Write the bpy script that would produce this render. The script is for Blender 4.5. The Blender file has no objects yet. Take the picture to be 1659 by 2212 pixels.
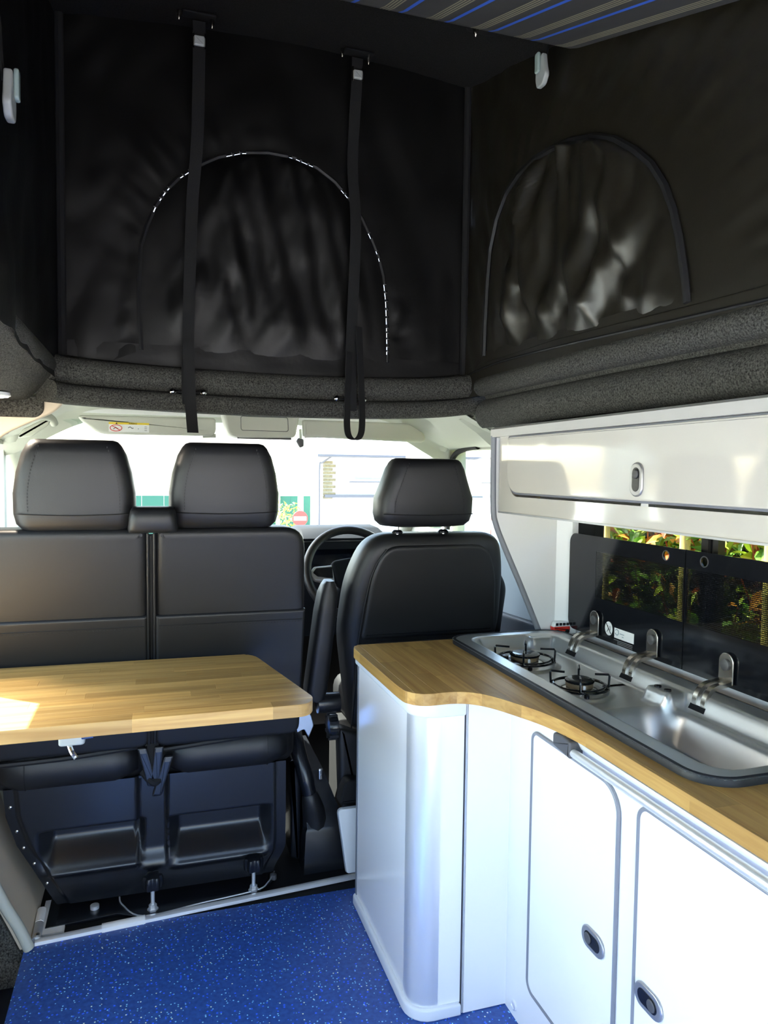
import bpy, bmesh, math, random
from mathutils import Vector, Matrix, noise

random.seed(7)
PI = math.pi
S = bpy.context.scene
COL = S.collection

# ------------------------------------------------------------------ camera
cam = bpy.data.cameras.new('camera')
cam.sensor_fit = 'HORIZONTAL'
cam.sensor_width = 36.0
cam.lens = 36.0 * 1580.0 / 1659.0
cam.clip_start = 0.02
cam.clip_end = 500
camo = bpy.data.objects.new('camera', cam)
COL.objects.link(camo)
R3 = Matrix(((0.953558, 0.004951, -0.301169), (-0.300971, 0.055434, -0.952021), (0.011981, 0.99845, 0.05435)))
camo.matrix_world = Matrix.Translation((0, 0, 1.25)) @ R3.to_4x4()
S.camera = camo

# ------------------------------------------------------------------ sky, sun, exposure
world = bpy.data.worlds.new('sky')
S.world = world
world.use_nodes = True
wn = world.node_tree
wn.nodes.clear()
wo = wn.nodes.new('ShaderNodeOutputWorld')
wb = wn.nodes.new('ShaderNodeBackground')
ws = wn.nodes.new('ShaderNodeTexSky')
ws.sky_type = 'NISHITA'
ws.sun_disc = False
ws.sun_elevation = math.radians(53)
ws.sun_rotation = math.radians(-52)
ws.air_density = 1.0
ws.dust_density = 2.5
ws.ozone_density = 1.0
wb.inputs['Strength'].default_value = 0.30
wm = wn.nodes.new('ShaderNodeHueSaturation')      # thin bright cloud: a paler blue everywhere
wm.inputs['Saturation'].default_value = 1.0
wn.links.new(ws.outputs[0], wm.inputs['Color'])
wn.links.new(wm.outputs['Color'], wb.inputs['Color'])
wn.links.new(wb.outputs[0], wo.inputs['Surface'])

sun = bpy.data.lights.new('sun', 'SUN')
sun.energy = 9.0
sun.angle = math.radians(0.6)
sun.color = (1.0, 0.95, 0.86)
suno = bpy.data.objects.new('sun', sun)
COL.objects.link(suno)
suno.rotation_euler = Vector((0.475, -0.373, -0.80)).to_track_quat('-Z', 'Y').to_euler()

S.view_settings.view_transform = 'Standard'
S.view_settings.look = 'None'
S.view_settings.gamma = 1.0
S.view_settings.use_curve_mapping = False
S.view_settings.exposure = 2.58

# ------------------------------------------------------------------ materials
MATS = {}

def P(name, col, rough=0.5, metal=0.0, spec=0.5, bump=None, coat=0.0, sheen=0.0, var=None, emit=None):
    """bump = (scale, strength[, distance]); var = (scale, amount): value mottling."""
    m = bpy.data.materials.new(name)
    m.use_nodes = True
    nt = m.node_tree
    b = nt.nodes['Principled BSDF']
    b.inputs['Base Color'].default_value = (*col, 1)
    b.inputs['Roughness'].default_value = rough
    b.inputs['Metallic'].default_value = metal
    b.inputs['Specular IOR Level'].default_value = spec
    b.inputs['Coat Weight'].default_value = coat
    b.inputs['Coat Roughness'].default_value = 0.08
    b.inputs['Sheen Weight'].default_value = sheen
    tc = nt.nodes.new('ShaderNodeTexCoord')
    if var:
        n = nt.nodes.new('ShaderNodeTexNoise')
        n.inputs['Scale'].default_value = var[0]
        n.inputs['Detail'].default_value = 4
        nt.links.new(tc.outputs['Object'], n.inputs['Vector'])
        r = nt.nodes.new('ShaderNodeMapRange')
        r.inputs['From Min'].default_value = 0.3
        r.inputs['From Max'].default_value = 0.7
        r.inputs['To Min'].default_value = 1 - var[1]
        r.inputs['To Max'].default_value = 1 + var[1]
        nt.links.new(n.outputs['Fac'], r.inputs['Value'])
        mx = nt.nodes.new('ShaderNodeVectorMath')
        mx.operation = 'SCALE'
        mx.inputs[0].default_value = col
        nt.links.new(r.outputs['Result'], mx.inputs['Scale'])
        nt.links.new(mx.outputs[0], b.inputs['Base Color'])
    if bump:
        n2 = nt.nodes.new('ShaderNodeTexNoise')
        n2.inputs['Scale'].default_value = bump[0]
        n2.inputs['Detail'].default_value = 3
        nt.links.new(tc.outputs['Object'], n2.inputs['Vector'])
        bp = nt.nodes.new('ShaderNodeBump')
        bp.inputs['Strength'].default_value = bump[1]
        bp.inputs['Distance'].default_value = bump[2] if len(bump) > 2 else 0.002
        nt.links.new(n2.outputs['Fac'], bp.inputs['Height'])
        nt.links.new(bp.outputs[0], b.inputs['Normal'])
    MATS[name] = m
    return m

def wood(name, base, dark, axis):
    m = bpy.data.materials.new(name)
    m.use_nodes = True
    nt = m.node_tree
    b = nt.nodes['Principled BSDF']
    b.inputs['Roughness'].default_value = 0.42
    tc = nt.nodes.new('ShaderNodeTexCoord')
    oi = nt.nodes.new('ShaderNodeObjectInfo')
    mp = nt.nodes.new('ShaderNodeMapping')
    sc = [60, 60, 60]
    sc[axis] = 3.0
    mp.inputs['Scale'].default_value = sc
    ad = nt.nodes.new('ShaderNodeVectorMath')
    ad.operation = 'ADD'
    nt.links.new(tc.outputs['Object'], mp.inputs['Vector'])
    ml = nt.nodes.new('ShaderNodeMath')
    ml.operation = 'MULTIPLY'
    ml.inputs[1].default_value = 40
    nt.links.new(oi.outputs['Random'], ml.inputs[0])
    nt.links.new(mp.outputs[0], ad.inputs[0])
    nt.links.new(ml.outputs[0], ad.inputs[1])
    n = nt.nodes.new('ShaderNodeTexNoise')
    n.inputs['Scale'].default_value = 1.0
    n.inputs['Detail'].default_value = 5
    n.inputs['Distortion'].default_value = 0.6
    nt.links.new(ad.outputs[0], n.inputs['Vector'])
    cr = nt.nodes.new('ShaderNodeValToRGB')
    cr.color_ramp.elements[0].position = 0.3
    cr.color_ramp.elements[0].color = (*dark, 1)
    cr.color_ramp.elements[1].position = 0.62
    cr.color_ramp.elements[1].color = (*base, 1)
    nt.links.new(n.outputs['Fac'], cr.inputs['Fac'])
    hs = nt.nodes.new('ShaderNodeHueSaturation')
    mr = nt.nodes.new('ShaderNodeMapRange')
    mr.inputs['To Min'].default_value = 0.80
    mr.inputs['To Max'].default_value = 1.16
    nt.links.new(oi.outputs['Random'], mr.inputs['Value'])
    nt.links.new(mr.outputs['Result'], hs.inputs['Value'])
    nt.links.new(cr.outputs['Color'], hs.inputs['Color'])
    nt.links.new(hs.outputs['Color'], b.inputs['Base Color'])
    bp = nt.nodes.new('ShaderNodeBump')
    bp.inputs['Strength'].default_value = 0.08
    nt.links.new(n.outputs['Fac'], bp.inputs['Height'])
    nt.links.new(bp.outputs[0], b.inputs['Normal'])
    MATS[name] = m
    return m

def schlick(nt, f0=0.03):
    """surface reflectance of a thin pane, the same from both sides"""
    lw = nt.nodes.new('ShaderNodeLayerWeight')
    lw.inputs['Blend'].default_value = 0.5
    pw = nt.nodes.new('ShaderNodeMath')
    pw.operation = 'POWER'
    pw.inputs[1].default_value = 5.0
    nt.links.new(lw.outputs['Facing'], pw.inputs[0])
    ma = nt.nodes.new('ShaderNodeMath')
    ma.operation = 'MULTIPLY_ADD'
    ma.inputs[1].default_value = 0.6
    ma.inputs[2].default_value = f0
    nt.links.new(pw.outputs[0], ma.inputs[0])
    return ma.outputs[0]

def glass(name, tint, refl=0.06, rough=0.0):
    """thin pane: fresnel reflection over a tinted see-through body"""
    m = bpy.data.materials.new(name)
    m.use_nodes = True
    nt = m.node_tree
    nt.nodes.clear()
    o = nt.nodes.new('ShaderNodeOutputMaterial')
    t = nt.nodes.new('ShaderNodeBsdfTransparent')
    t.inputs['Color'].default_value = (*tint, 1)
    g = nt.nodes.new('ShaderNodeBsdfGlossy')
    g.inputs['Roughness'].default_value = rough
    g.inputs['Color'].default_value = (1, 1, 1, 1)
    fr = schlick(nt)
    mx = nt.nodes.new('ShaderNodeMixShader')
    nt.links.new(fr, mx.inputs['Fac'])
    nt.links.new(t.outputs[0], mx.inputs[1])
    nt.links.new(g.outputs[0], mx.inputs[2])
    nt.links.new(mx.outputs[0], o.inputs['Surface'])
    MATS[name] = m
    return m

def floor_mat():
    m = bpy.data.materials.new('blue_vinyl')
    m.use_nodes = True
    nt = m.node_tree
    b = nt.nodes['Principled BSDF']
    b.inputs['Roughness'].default_value = 0.42
    tc = nt.nodes.new('ShaderNodeTexCoord')

    def speck(scale, size, keep):
        v = nt.nodes.new('ShaderNodeTexVoronoi')
        v.inputs['Scale'].default_value = scale
        nt.links.new(tc.outputs['Object'], v.inputs['Vector'])
        lt = nt.nodes.new('ShaderNodeMath')
        lt.operation = 'LESS_THAN'
        lt.inputs[1].default_value = size
        nt.links.new(v.outputs['Distance'], lt.inputs[0])
        sx = nt.nodes.new('ShaderNodeSeparateColor')
        nt.links.new(v.outputs['Color'], sx.inputs[0])
        l2 = nt.nodes.new('ShaderNodeMath')
        l2.operation = 'LESS_THAN'
        l2.inputs[1].default_value = keep
        nt.links.new(sx.outputs[0], l2.inputs[0])
        mu = nt.nodes.new('ShaderNodeMath')
        mu.operation = 'MULTIPLY'
        nt.links.new(lt.outputs[0], mu.inputs[0])
        nt.links.new(l2.outputs[0], mu.inputs[1])
        return mu
    n = nt.nodes.new('ShaderNodeTexNoise')
    n.inputs['Scale'].default_value = 90
    nt.links.new(tc.outputs['Object'], n.inputs['Vector'])
    cr = nt.nodes.new('ShaderNodeValToRGB')
    cr.color_ramp.elements[0].position = 0.35
    cr.color_ramp.elements[0].color = (0.018, 0.064, 0.27, 1)
    cr.color_ramp.elements[1].position = 0.7
    cr.color_ramp.elements[1].color = (0.030, 0.10, 0.38, 1)
    nt.links.new(n.outputs['Fac'], cr.inputs['Fac'])
    last = cr.outputs['Color']
    for scale, size, keep, colr in ((105, 0.27, 0.42, (0.03, 0.14, 0.95)), (120, 0.23, 0.34, (0.30, 0.68, 0.95)), (90, 0.17, 0.20, (0.9, 0.95, 0.75))):
        mu = speck(scale, size, keep)
        mx = nt.nodes.new('ShaderNodeMix')
        mx.data_type = 'RGBA'
        nt.links.new(mu.outputs[0], mx.inputs['Factor'])
        nt.links.new(last, mx.inputs[6])
        mx.inputs[7].default_value = (*colr, 1)
        last = mx.outputs[2]
    nt.links.new(last, b.inputs['Base Color'])
    MATS['vinyl'] = m

def stripe_mat():
    """charcoal woven cloth with groups of four tan threads beside one blue band, running along Y"""
    m = bpy.data.materials.new('striped_cloth')
    m.use_nodes = True
    nt = m.node_tree
    b = nt.nodes['Principled BSDF']
    b.inputs['Roughness'].default_value = 0.9
    tc = nt.nodes.new('ShaderNodeTexCoord')
    sx = nt.nodes.new('ShaderNodeSeparateXYZ')
    nt.links.new(tc.outputs['Object'], sx.inputs[0])
    dv = nt.nodes.new('ShaderNodeMath')
    dv.operation = 'MULTIPLY_ADD'
    dv.inputs[1].default_value = 1 / 0.112
    dv.inputs[2].default_value = 20.0
    nt.links.new(sx.outputs['X'], dv.inputs[0])
    fr = nt.nodes.new('ShaderNodeMath')
    fr.operation = 'FRACT'
    nt.links.new(dv.outputs[0], fr.inputs[0])
    cr = nt.nodes.new('ShaderNodeValToRGB')
    cr.color_ramp.interpolation = 'CONSTANT'
    base = (0.035, 0.034, 0.034, 1)
    tan = (0.24, 0.22, 0.14, 1)
    blue = (0.02, 0.10, 0.55, 1)
    els = [(0.0, base)]
    for p in (0.40, 0.46, 0.52, 0.58):
        els += [(p, tan), (p + 0.032, base)]
    els += [(0.80, blue), (0.88, base)]
    e = cr.color_ramp.elements
    e[0].position, e[0].color = els[0]
    e[1].position, e[1].color = els[1]
    for pz, c in els[2:]:
        k = e.new(pz)
        k.color = c
    nt.links.new(fr.outputs[0], cr.inputs['Fac'])
    nt.links.new(cr.outputs[0], b.inputs['Base Color'])
    MATS['stripe'] = m

def dot_glass():
    """smoked lid centre: printed black dots over dark glass"""
    m = bpy.data.materials.new('dotted_glass')
    m.use_nodes = True
    nt = m.node_tree
    nt.nodes.clear()
    o = nt.nodes.new('ShaderNodeOutputMaterial')
    tc = nt.nodes.new('ShaderNodeTexCoord')
    sx = nt.nodes.new('ShaderNodeSeparateXYZ')
    nt.links.new(tc.outputs['Object'], sx.inputs[0])
    outs = []
    for ax in ('Y', 'Z'):
        a = nt.nodes.new('ShaderNodeMath')
        a.operation = 'MULTIPLY'
        a.inputs[1].default_value = 1 / 0.0042
        nt.links.new(sx.outputs[ax], a.inputs[0])
        f = nt.nodes.new('ShaderNodeMath')
        f.operation = 'FRACT'
        nt.links.new(a.outputs[0], f.inputs[0])
        g = nt.nodes.new('ShaderNodeMath')
        g.operation = 'GREATER_THAN'
        g.inputs[1].default_value = 0.30
        nt.links.new(f.outputs[0], g.inputs[0])
        outs.append(g)
    mu = nt.nodes.new('ShaderNodeMath')
    mu.operation = 'MULTIPLY'
    nt.links.new(outs[0].outputs[0], mu.inputs[0])
    nt.links.new(outs[1].outputs[0], mu.inputs[1])
    t = nt.nodes.new('ShaderNodeBsdfTransparent')
    t.inputs['Color'].default_value = (0.36, 0.38, 0.28, 1)
    p = nt.nodes.new('ShaderNodeBsdfPrincipled')
    p.inputs['Base Color'].default_value = (0.008, 0.009, 0.012, 1)
    p.inputs['Roughness'].default_value = 0.12
    mx = nt.nodes.new('ShaderNodeMixShader')
    nt.links.new(mu.outputs[0], mx.inputs['Fac'])
    nt.links.new(p.outputs[0], mx.inputs[1])
    nt.links.new(t.outputs[0], mx.inputs[2])
    g = nt.nodes.new('ShaderNodeBsdfGlossy')
    g.inputs['Roughness'].default_value = 0.03
    fr = schlick(nt)
    m2 = nt.nodes.new('ShaderNodeMixShader')
    nt.links.new(fr, m2.inputs['Fac'])
    nt.links.new(mx.outputs[0], m2.inputs[1])
    nt.links.new(g.outputs[0], m2.inputs[2])
    nt.links.new(m2.outputs[0], o.inputs['Surface'])
    MATS['dotglass'] = m

P('leather', (0.0085, 0.0088, 0.0105), 0.46, bump=(420, 0.12, 0.001))
P('leather_seam', (0.005, 0.005, 0.006), 0.6)
P('black_plastic', (0.008, 0.009, 0.012), 0.27, bump=(300, 0.06, 0.001))
P('black_matt', (0.006, 0.006, 0.007), 0.8, spec=0.3)
P('black_gloss', (0.006, 0.007, 0.009), 0.10)
P('webbing', (0.003, 0.003, 0.0035), 0.9, bump=(900, 0.4, 0.001))
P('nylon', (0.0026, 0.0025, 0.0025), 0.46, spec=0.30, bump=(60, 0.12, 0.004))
P('nylon_lit', (0.0115, 0.0098, 0.0058), 0.36, spec=0.8, bump=(50, 0.10, 0.004))  # lit copy of the nylon: the right wall's olive sheen is in the colour
P('carpet', (0.066, 0.065, 0.058), 0.95, spec=0.15, bump=(500, 0.9, 0.004), var=(260, 0.75))
P('roof_carpet', (0.016, 0.015, 0.0145), 0.95, spec=0.1, bump=(400, 0.6, 0.003), var=(300, 0.4))
P('cream', (0.46, 0.47, 0.40), 0.65, bump=(300, 0.05, 0.001))
P('beige', (0.60, 0.51, 0.39), 0.6, bump=(300, 0.05, 0.001))
P('visor', (0.55, 0.55, 0.49), 0.7, bump=(400, 0.1, 0.001))
P('white_gloss', (0.62, 0.595, 0.535), 0.07, coat=0.6)
P('white_panel', (0.87, 0.87, 0.87), 0.28)
P('white_side', (0.87, 0.86, 0.85), 0.15)
P('locker_trim', (0.50, 0.49, 0.46), 0.4)
P('white_trim', (0.74, 0.76, 0.79), 0.35)
P('grey_trim', (0.21, 0.22, 0.25), 0.40)
P('silver_trim', (0.55, 0.56, 0.58), 0.35, metal=0.5)
P('alu', (0.72, 0.73, 0.75), 0.36, metal=0.6)
P('alu_bright', (0.85, 0.86, 0.88), 0.30, metal=0.55)
P('steel', (0.70, 0.71, 0.70), 0.34, metal=0.85, bump=(80, 0.03, 0.001))
P('chrome', (0.85, 0.86, 0.88), 0.08, metal=1.0)
P('nickel', (0.62, 0.58, 0.52), 0.22, metal=1.0)
P('burner_brass', (0.55, 0.42, 0.27), 0.35, metal=0.9)
P('rubber', (0.005, 0.007, 0.012), 0.5)
P('handle_grey', (0.07, 0.07, 0.075), 0.45)
P('lock_silver', (0.42, 0.42, 0.43), 0.32, metal=0.7)
P('lid_black', (0.007, 0.008, 0.011), 0.10)
P('red', (0.65, 0.03, 0.02), 0.3)
P('white', (0.85, 0.85, 0.85), 0.5)
P('yellow', (0.85, 0.62, 0.05), 0.5)
P('clip_white', (0.36, 0.38, 0.37), 0.4)
P('shield', (0.30, 0.38, 0.36), 0.2)
P('wood_clear', (0.6, 0.4, 0.2), 0.4)
P('dash', (0.010, 0.012, 0.016), 0.7, spec=0.12)
P('screen', (0.004, 0.006, 0.012), 0.08)
P('plate', (0.78, 0.80, 0.80), 0.4)
P('door_card', (0.30, 0.36, 0.42), 0.6)
P('door_card_dark', (0.03, 0.04, 0.06), 0.6)
P('asphalt', (0.42, 0.41, 0.39), 0.9, var=(6, 0.25))
P('render_white', (0.80, 0.79, 0.77), 0.9, var=(3, 0.05))
P('brick', (0.17, 0.14, 0.08), 0.9, var=(30, 0.3))
P('roof_tile', (0.30, 0.27, 0.26), 0.8)
P('fence_green', (0.010, 0.105, 0.070), 0.5)
P('gutter', (0.10, 0.10, 0.12), 0.5)
P('sign_red', (0.62, 0.05, 0.04), 0.5)
P('pole', (0.45, 0.50, 0.32), 0.7, var=(9, 0.25))
P('leaf_green', (0.085, 0.23, 0.02), 0.42, var=(4, 0.5))
P('leaf_lime', (0.34, 0.46, 0.05), 0.42, var=(4, 0.4))
P('leaf_red', (0.32, 0.05, 0.012), 0.42, var=(5, 0.5))
P('leaf_orange', (0.50, 0.20, 0.035), 0.42, var=(5, 0.4))
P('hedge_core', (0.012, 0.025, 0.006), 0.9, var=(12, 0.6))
P('bamboo', (0.50, 0.40, 0.16), 0.5, var=(14, 0.2))
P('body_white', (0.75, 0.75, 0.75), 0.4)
P('body_inner', (0.66, 0.65, 0.63), 0.8)
wood('oak_x', (0.57, 0.345, 0.11), (0.40, 0.21, 0.052), 0)
wood('oak_y', (0.54, 0.32, 0.092), (0.37, 0.185, 0.042), 1)
glass('clear_glass', (0.90, 0.94, 0.92))
glass('tint_glass', (0.74, 0.75, 0.69))
glass('side_glass', (0.85, 0.90, 0.88))
def lamp_mat():
    m = P('lamp_lens', (0.9, 0.88, 0.8), 0.4)
    b = m.node_tree.nodes['Principled BSDF']
    b.inputs['Emission Color'].default_value = (1.0, 0.86, 0.68, 1)
    b.inputs['Emission Strength'].default_value = 110.0
lamp_mat()
floor_mat()
stripe_mat()
dot_glass()
P('toy_white', (0.8, 0.8, 0.8), 0.3)

# ------------------------------------------------------------------ mesh kit
class MB:
    """collects shapes into one mesh"""
    def __init__(self):
        self.v, self.f = [], []

    def add(self, vs, fs):
        k = len(self.v)
        self.v += [tuple(p) for p in vs]
        self.f += [tuple(i + k for i in f) for f in fs]
        return self

    def box(self, x0, x1, y0, y1, z0, z1):
        vs = [(x, y, z) for z in (z0, z1) for y in (y0, y1) for x in (x0, x1)]
        return self.add(vs, [(0, 2, 3, 1), (4, 5, 7, 6), (0, 1, 5, 4), (2, 6, 7, 3), (0, 4, 6, 2), (1, 3, 7, 5)])

    def rings(self, rs, cap=True, closed=True):
        n = len(rs[0])
        vs = [p for r in rs for p in r]
        fs = []
        for i in range(len(rs) - 1):
            for j in range(n if closed else n - 1):
                a, b = i * n + j, i * n + (j + 1) % n
                fs.append((a, b, b + n, a + n))
        if cap:
            fs.append(tuple(range(n - 1, -1, -1)))
            fs.append(tuple((len(rs) - 1) * n + j for j in range(n)))
        return self.add(vs, fs)

    def tube(self, pts, r, n=10, closed=False, cap=True):
        pts = [Vector(p) for p in pts]
        m = len(pts)
        rr = r if isinstance(r, (list, tuple)) else [r] * m
        rs = []
        up = None
        for i in range(m):
            a = pts[(i - 1) % m] if closed else pts[max(i - 1, 0)]
            b = pts[(i + 1) % m] if closed else pts[min(i + 1, m - 1)]
            t = (b - a).normalized()
            if up is None:
                up = Vector((0, 0, 1)) if abs(t.z) < 0.9 else Vector((1, 0, 0))
            s = t.cross(up).normalized()
            up = s.cross(t).normalized()
            rs.append([pts[i] + (s * math.cos(2 * PI * k / n) + up * math.sin(2 * PI * k / n)) * rr[i] for k in range(n)])
        if closed:
            rs.append(rs[0])
        return self.rings(rs, cap=cap and not closed)

    def ribbon(self, pts, wdir, w, t, ndir):
        """flat strap along pts: width w along wdir, thickness t along ndir"""
        wd, nd = Vector(wdir).normalized(), None
        rs = []
        pts = [Vector(p) for p in pts]
        for i, p in enumerate(pts):
            a, b = pts[max(i - 1, 0)], pts[min(i + 1, len(pts) - 1)]
            nd = (b - a).normalized().cross(wd).normalized()
            rs.append([p - wd * w / 2 - nd * t / 2, p + wd * w / 2 - nd * t / 2, p + wd * w / 2 + nd * t / 2, p - wd * w / 2 + nd * t / 2])
        return self.rings(rs)

    def lathe(self, c, prof, axis='z', n=24):
        """prof = [(r, h)...] from bottom to top"""
        rs = []
        for r, h in prof:
            ring = []
            for k in range(n):
                a, b = r * math.cos(2 * PI * k / n), r * math.sin(2 * PI * k / n)
                d = {'z': (a, b, h), 'x': (h, a, b), 'y': (b, h, a)}[axis]
                ring.append((c[0] + d[0], c[1] + d[1], c[2] + d[2]))
            rs.append(ring)
        return self.rings(rs)

    def grid(self, fn, nu, nv):
        vs = [fn(i / nu, j / nv) for j in range(nv + 1) for i in range(nu + 1)]
        fs = [(j * (nu + 1) + i, j * (nu + 1) + i + 1, (j + 1) * (nu + 1) + i + 1, (j + 1) * (nu + 1) + i) for j in range(nv) for i in range(nu)]
        return self.add(vs, fs)

    def slab(self, outline, w0, w1, M, r=0.0, n=4, both=True, puff=0.0):
        """outline (u,v) extruded from w0 to w1 with rounded rims; M maps (u,v,w) to world"""
        s = 1 if w1 >= w0 else -1
        area = sum(a[0] * b[1] - b[0] * a[1] for a, b in zip(outline, outline[1:] + outline[:1]))
        pts = list(outline) if area > 0 else list(outline)[::-1]
        nrm = []
        m = len(pts)
        for i in range(m):
            a, b, c = Vector(pts[i - 1]), Vector(pts[i]), Vector(pts[(i + 1) % m])
            e1, e2 = (b - a), (c - b)
            if e1.length < 1e-9: e1 = e2
            if e2.length < 1e-9: e2 = e1
            n1, n2 = Vector((-e1.y, e1.x)).normalized(), Vector((-e2.y, e2.x)).normalized()
            k = (n1 + n2)
            k = k / max(k.dot(n1), 0.35) if k.length > 1e-6 else n1
            nrm.append(k)

        def off(d):
            q_ = [[p[0] + q.x * d, p[1] + q.y * d] for p, q in zip(pts, nrm)]
            if d <= 0:
                return [tuple(q) for q in q_]
            # corners tighter than d fold over: pull each folded run to its middle
            bad = []
            for i in range(m):
                a, b = pts[i], pts[(i + 1) % m]
                e, g = (b[0] - a[0], b[1] - a[1]), (q_[(i + 1) % m][0] - q_[i][0], q_[(i + 1) % m][1] - q_[i][1])
                bad.append(e[0] * g[0] + e[1] * g[1] < 0)
            if any(bad) and not all(bad):
                i0 = bad.index(False)
                k = 0
                while k < m:
                    i = (i0 + 1 + k) % m
                    if bad[i]:
                        run = [i]
                        while bad[(run[-1] + 1) % m]:
                            run.append((run[-1] + 1) % m)
                        ids = run + [(run[-1] + 1) % m]
                        a, b = Vector(pts[ids[0] - 1]), Vector(pts[ids[0]])
                        c, f = Vector(pts[ids[-1]]), Vector(pts[(ids[-1] + 1) % m])
                        e1, e2 = (b - a).normalized(), (f - c).normalized()
                        n1, n2 = Vector((-e1.y, e1.x)), Vector((-e2.y, e2.x))
                        den = e1.x * e2.y - e1.y * e2.x
                        p1, p2 = b + n1 * d, c + n2 * d
                        if abs(den) > 1e-4:
                            t = ((p2.x - p1.x) * e2.y - (p2.y - p1.y) * e2.x) / den
                            P0 = p1 + e1 * t
                        else:
                            P0 = (p1 + p2) / 2
                        for j in ids:
                            q_[j] = [P0.x, P0.y]
                        k += len(ids)
                    else:
                        k += 1
            return [tuple(q) for q in q_]
        rs = []
        if r > 0:
            if both:
                rs.append([M(u, v, w0) for u, v in off(r * 1.35 + 0.0008)])
                for k in range(n, -1, -1):
                    a = PI / 2 * k / n
                    rs.append([M(u, v, w0 + s * r * (1 - math.sin(a))) for u, v in off(r * (1 - math.cos(a)))])
            else:
                rs.append([M(u, v, w0) for u, v in pts])
            for k in range(n + 1):
                a = PI / 2 * k / n
                rs.append([M(u, v, w1 - s * r * (1 - math.sin(a))) for u, v in off(r * (1 - math.cos(a)))])
            rs.append([M(u, v, w1) for u, v in off(r * 1.35 + 0.0008)])
        else:
            rs = [[M(u, v, w0) for u, v in pts], [M(u, v, w1) for u, v in pts]]
        if puff:
            cx = sum(p[0] for p in pts) / m
            cy = sum(p[1] for p in pts) / m
            rim = off(r)
            for q in (0.8, 0.55, 0.3, 0.1):
                rs.append([M(cx + (u - cx) * q, cy + (v - cy) * q, w1 + s * puff * (1 - q * q)) for u, v in rim])
        return self.rings(rs)

def mapXZ(y0, lean=0.0, z0=0.0):
    """u->x, v->z, w-> toward the back of the van (-y)"""
    return lambda u, v, w: (u, y0 - w - (v - z0) * lean, v)

def mapYZ(x0):
    return lambda u, v, w: (x0 + w, u, v)

def mapXY(z0=0.0):
    return lambda u, v, w: (u, v, z0 + w)

def rrect(u0, u1, v0, v1, r, n=6):
    if not isinstance(r, (list, tuple)):
        r = [r] * 4            # corners: (u0,v0) (u1,v0) (u1,v1) (u0,v1)
    out = []
    for (cu, cv, a0, q) in ((u0, v0, PI, r[0]), (u1, v0, 1.5 * PI, r[1]), (u1, v1, 0, r[2]), (u0, v1, 0.5 * PI, r[3])):
        if q <= 0:
            out.append((cu, cv))
            continue
        ccu = cu + (q if cu == u0 else -q)
        ccv = cv + (q if cv == v0 else -q)
        for k in range(n + 1):
            a = a0 + PI / 2 * k / n
            out.append((ccu + q * math.cos(a), ccv + q * math.sin(a)))
    return out

def rpoly(pts, radii, n=6):
    """polygon with rounded corners"""
    out = []
    m = len(pts)
    for i in range(m):
        a, b, c = Vector(pts[i - 1]), Vector(pts[i]), Vector(pts[(i + 1) % m])
        r = radii[i] if isinstance(radii, (list, tuple)) else radii
        if r <= 0:
            out.append(tuple(b))
            continue
        r = min(r, 0.48 * (a - b).length, 0.48 * (c - b).length)
        d1, d2 = (a - b).normalized(), (c - b).normalized()
        p1, p2 = b + d1 * r, b + d2 * r
        for k in range(n + 1):
            t = k / n
            out.append(tuple((1 - t) ** 2 * p1 + 2 * t * (1 - t) * b + t * t * p2))
    return out

def build(name, mb, mat, parent=None, smooth=True, angle=40):
    me = bpy.data.meshes.new(name)
    me.from_pydata(mb.v, [], mb.f)
    bm = bmesh.new()
    bm.from_mesh(me)
    bmesh.ops.remove_doubles(bm, verts=bm.verts, dist=1e-6)
    bmesh.ops.recalc_face_normals(bm, faces=bm.faces)
    bm.to_mesh(me)
    bm.free()
    if smooth:
        me.shade_smooth()
        me.set_sharp_from_angle(angle=math.radians(angle))
    me.materials.append(MATS[mat] if isinstance(mat, str) else mat)
    return link(name, me, parent)

def wloc(o):
    v = Vector(o.location)
    while o.parent:
        o = o.parent
        v += o.location
    return v

def link(name, me, parent=None):
    o = bpy.data.objects.new(name, me)
    COL.objects.link(o)
    if parent is not None:
        o.parent = parent
        o.location = -wloc(parent)
    return o

def tag(o, label, cat, group=None):
    o['label'] = label
    o['category'] = cat
    if group:
        o['group'] = group
    return o

def thing(name, label, cat, loc=(0, 0, 0), group=None):
    o = bpy.data.objects.new(name, None)
    o.empty_display_size = 0.05
    COL.objects.link(o)
    o.location = loc
    return tag(o, label, cat, group)

def struct(name, mb, mat, label=None, smooth=True, parent=None):
    o = build(name, mb, mat, parent, smooth)
    if parent is None:
        o['kind'] = 'structure'
        if label:
            o['label'] = label
    return o

def smooth01(t):
    t = max(0.0, min(1.0, t))
    return t * t * (3 - 2 * t)

def bez(p, n=16):
    """smooth open curve through points (Catmull-Rom)"""
    p = [Vector(q) for q in p]
    out = []
    for i in range(len(p) - 1):
        a, b, c, d = p[max(i - 1, 0)], p[i], p[i + 1], p[min(i + 2, len(p) - 1)]
        for k in range(n):
            t = k / n
            out.append(0.5 * ((2 * b) + (c - a) * t + (2 * a - 5 * b + 4 * c - d) * t * t + (3 * b - a - 3 * c + d) * t ** 3))
    out.append(p[-1])
    return out

def text_mesh(s, size):
    cu = bpy.data.curves.new('txt', 'FONT')
    cu.body = s
    cu.size = size
    cu.extrude = 0.0001
    to = bpy.data.objects.new('txt', cu)
    COL.objects.link(to)
    dg = bpy.context.evaluated_depsgraph_get()
    me = bpy.data.meshes.new_from_object(to.evaluated_get(dg))
    bpy.data.objects.remove(to)
    bpy.data.curves.remove(cu)
    vs = [tuple(v.co) for v in me.vertices]
    fs = [tuple(f.vertices) for f in me.polygons]
    bpy.data.meshes.remove(me)
    return vs, fs

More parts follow.
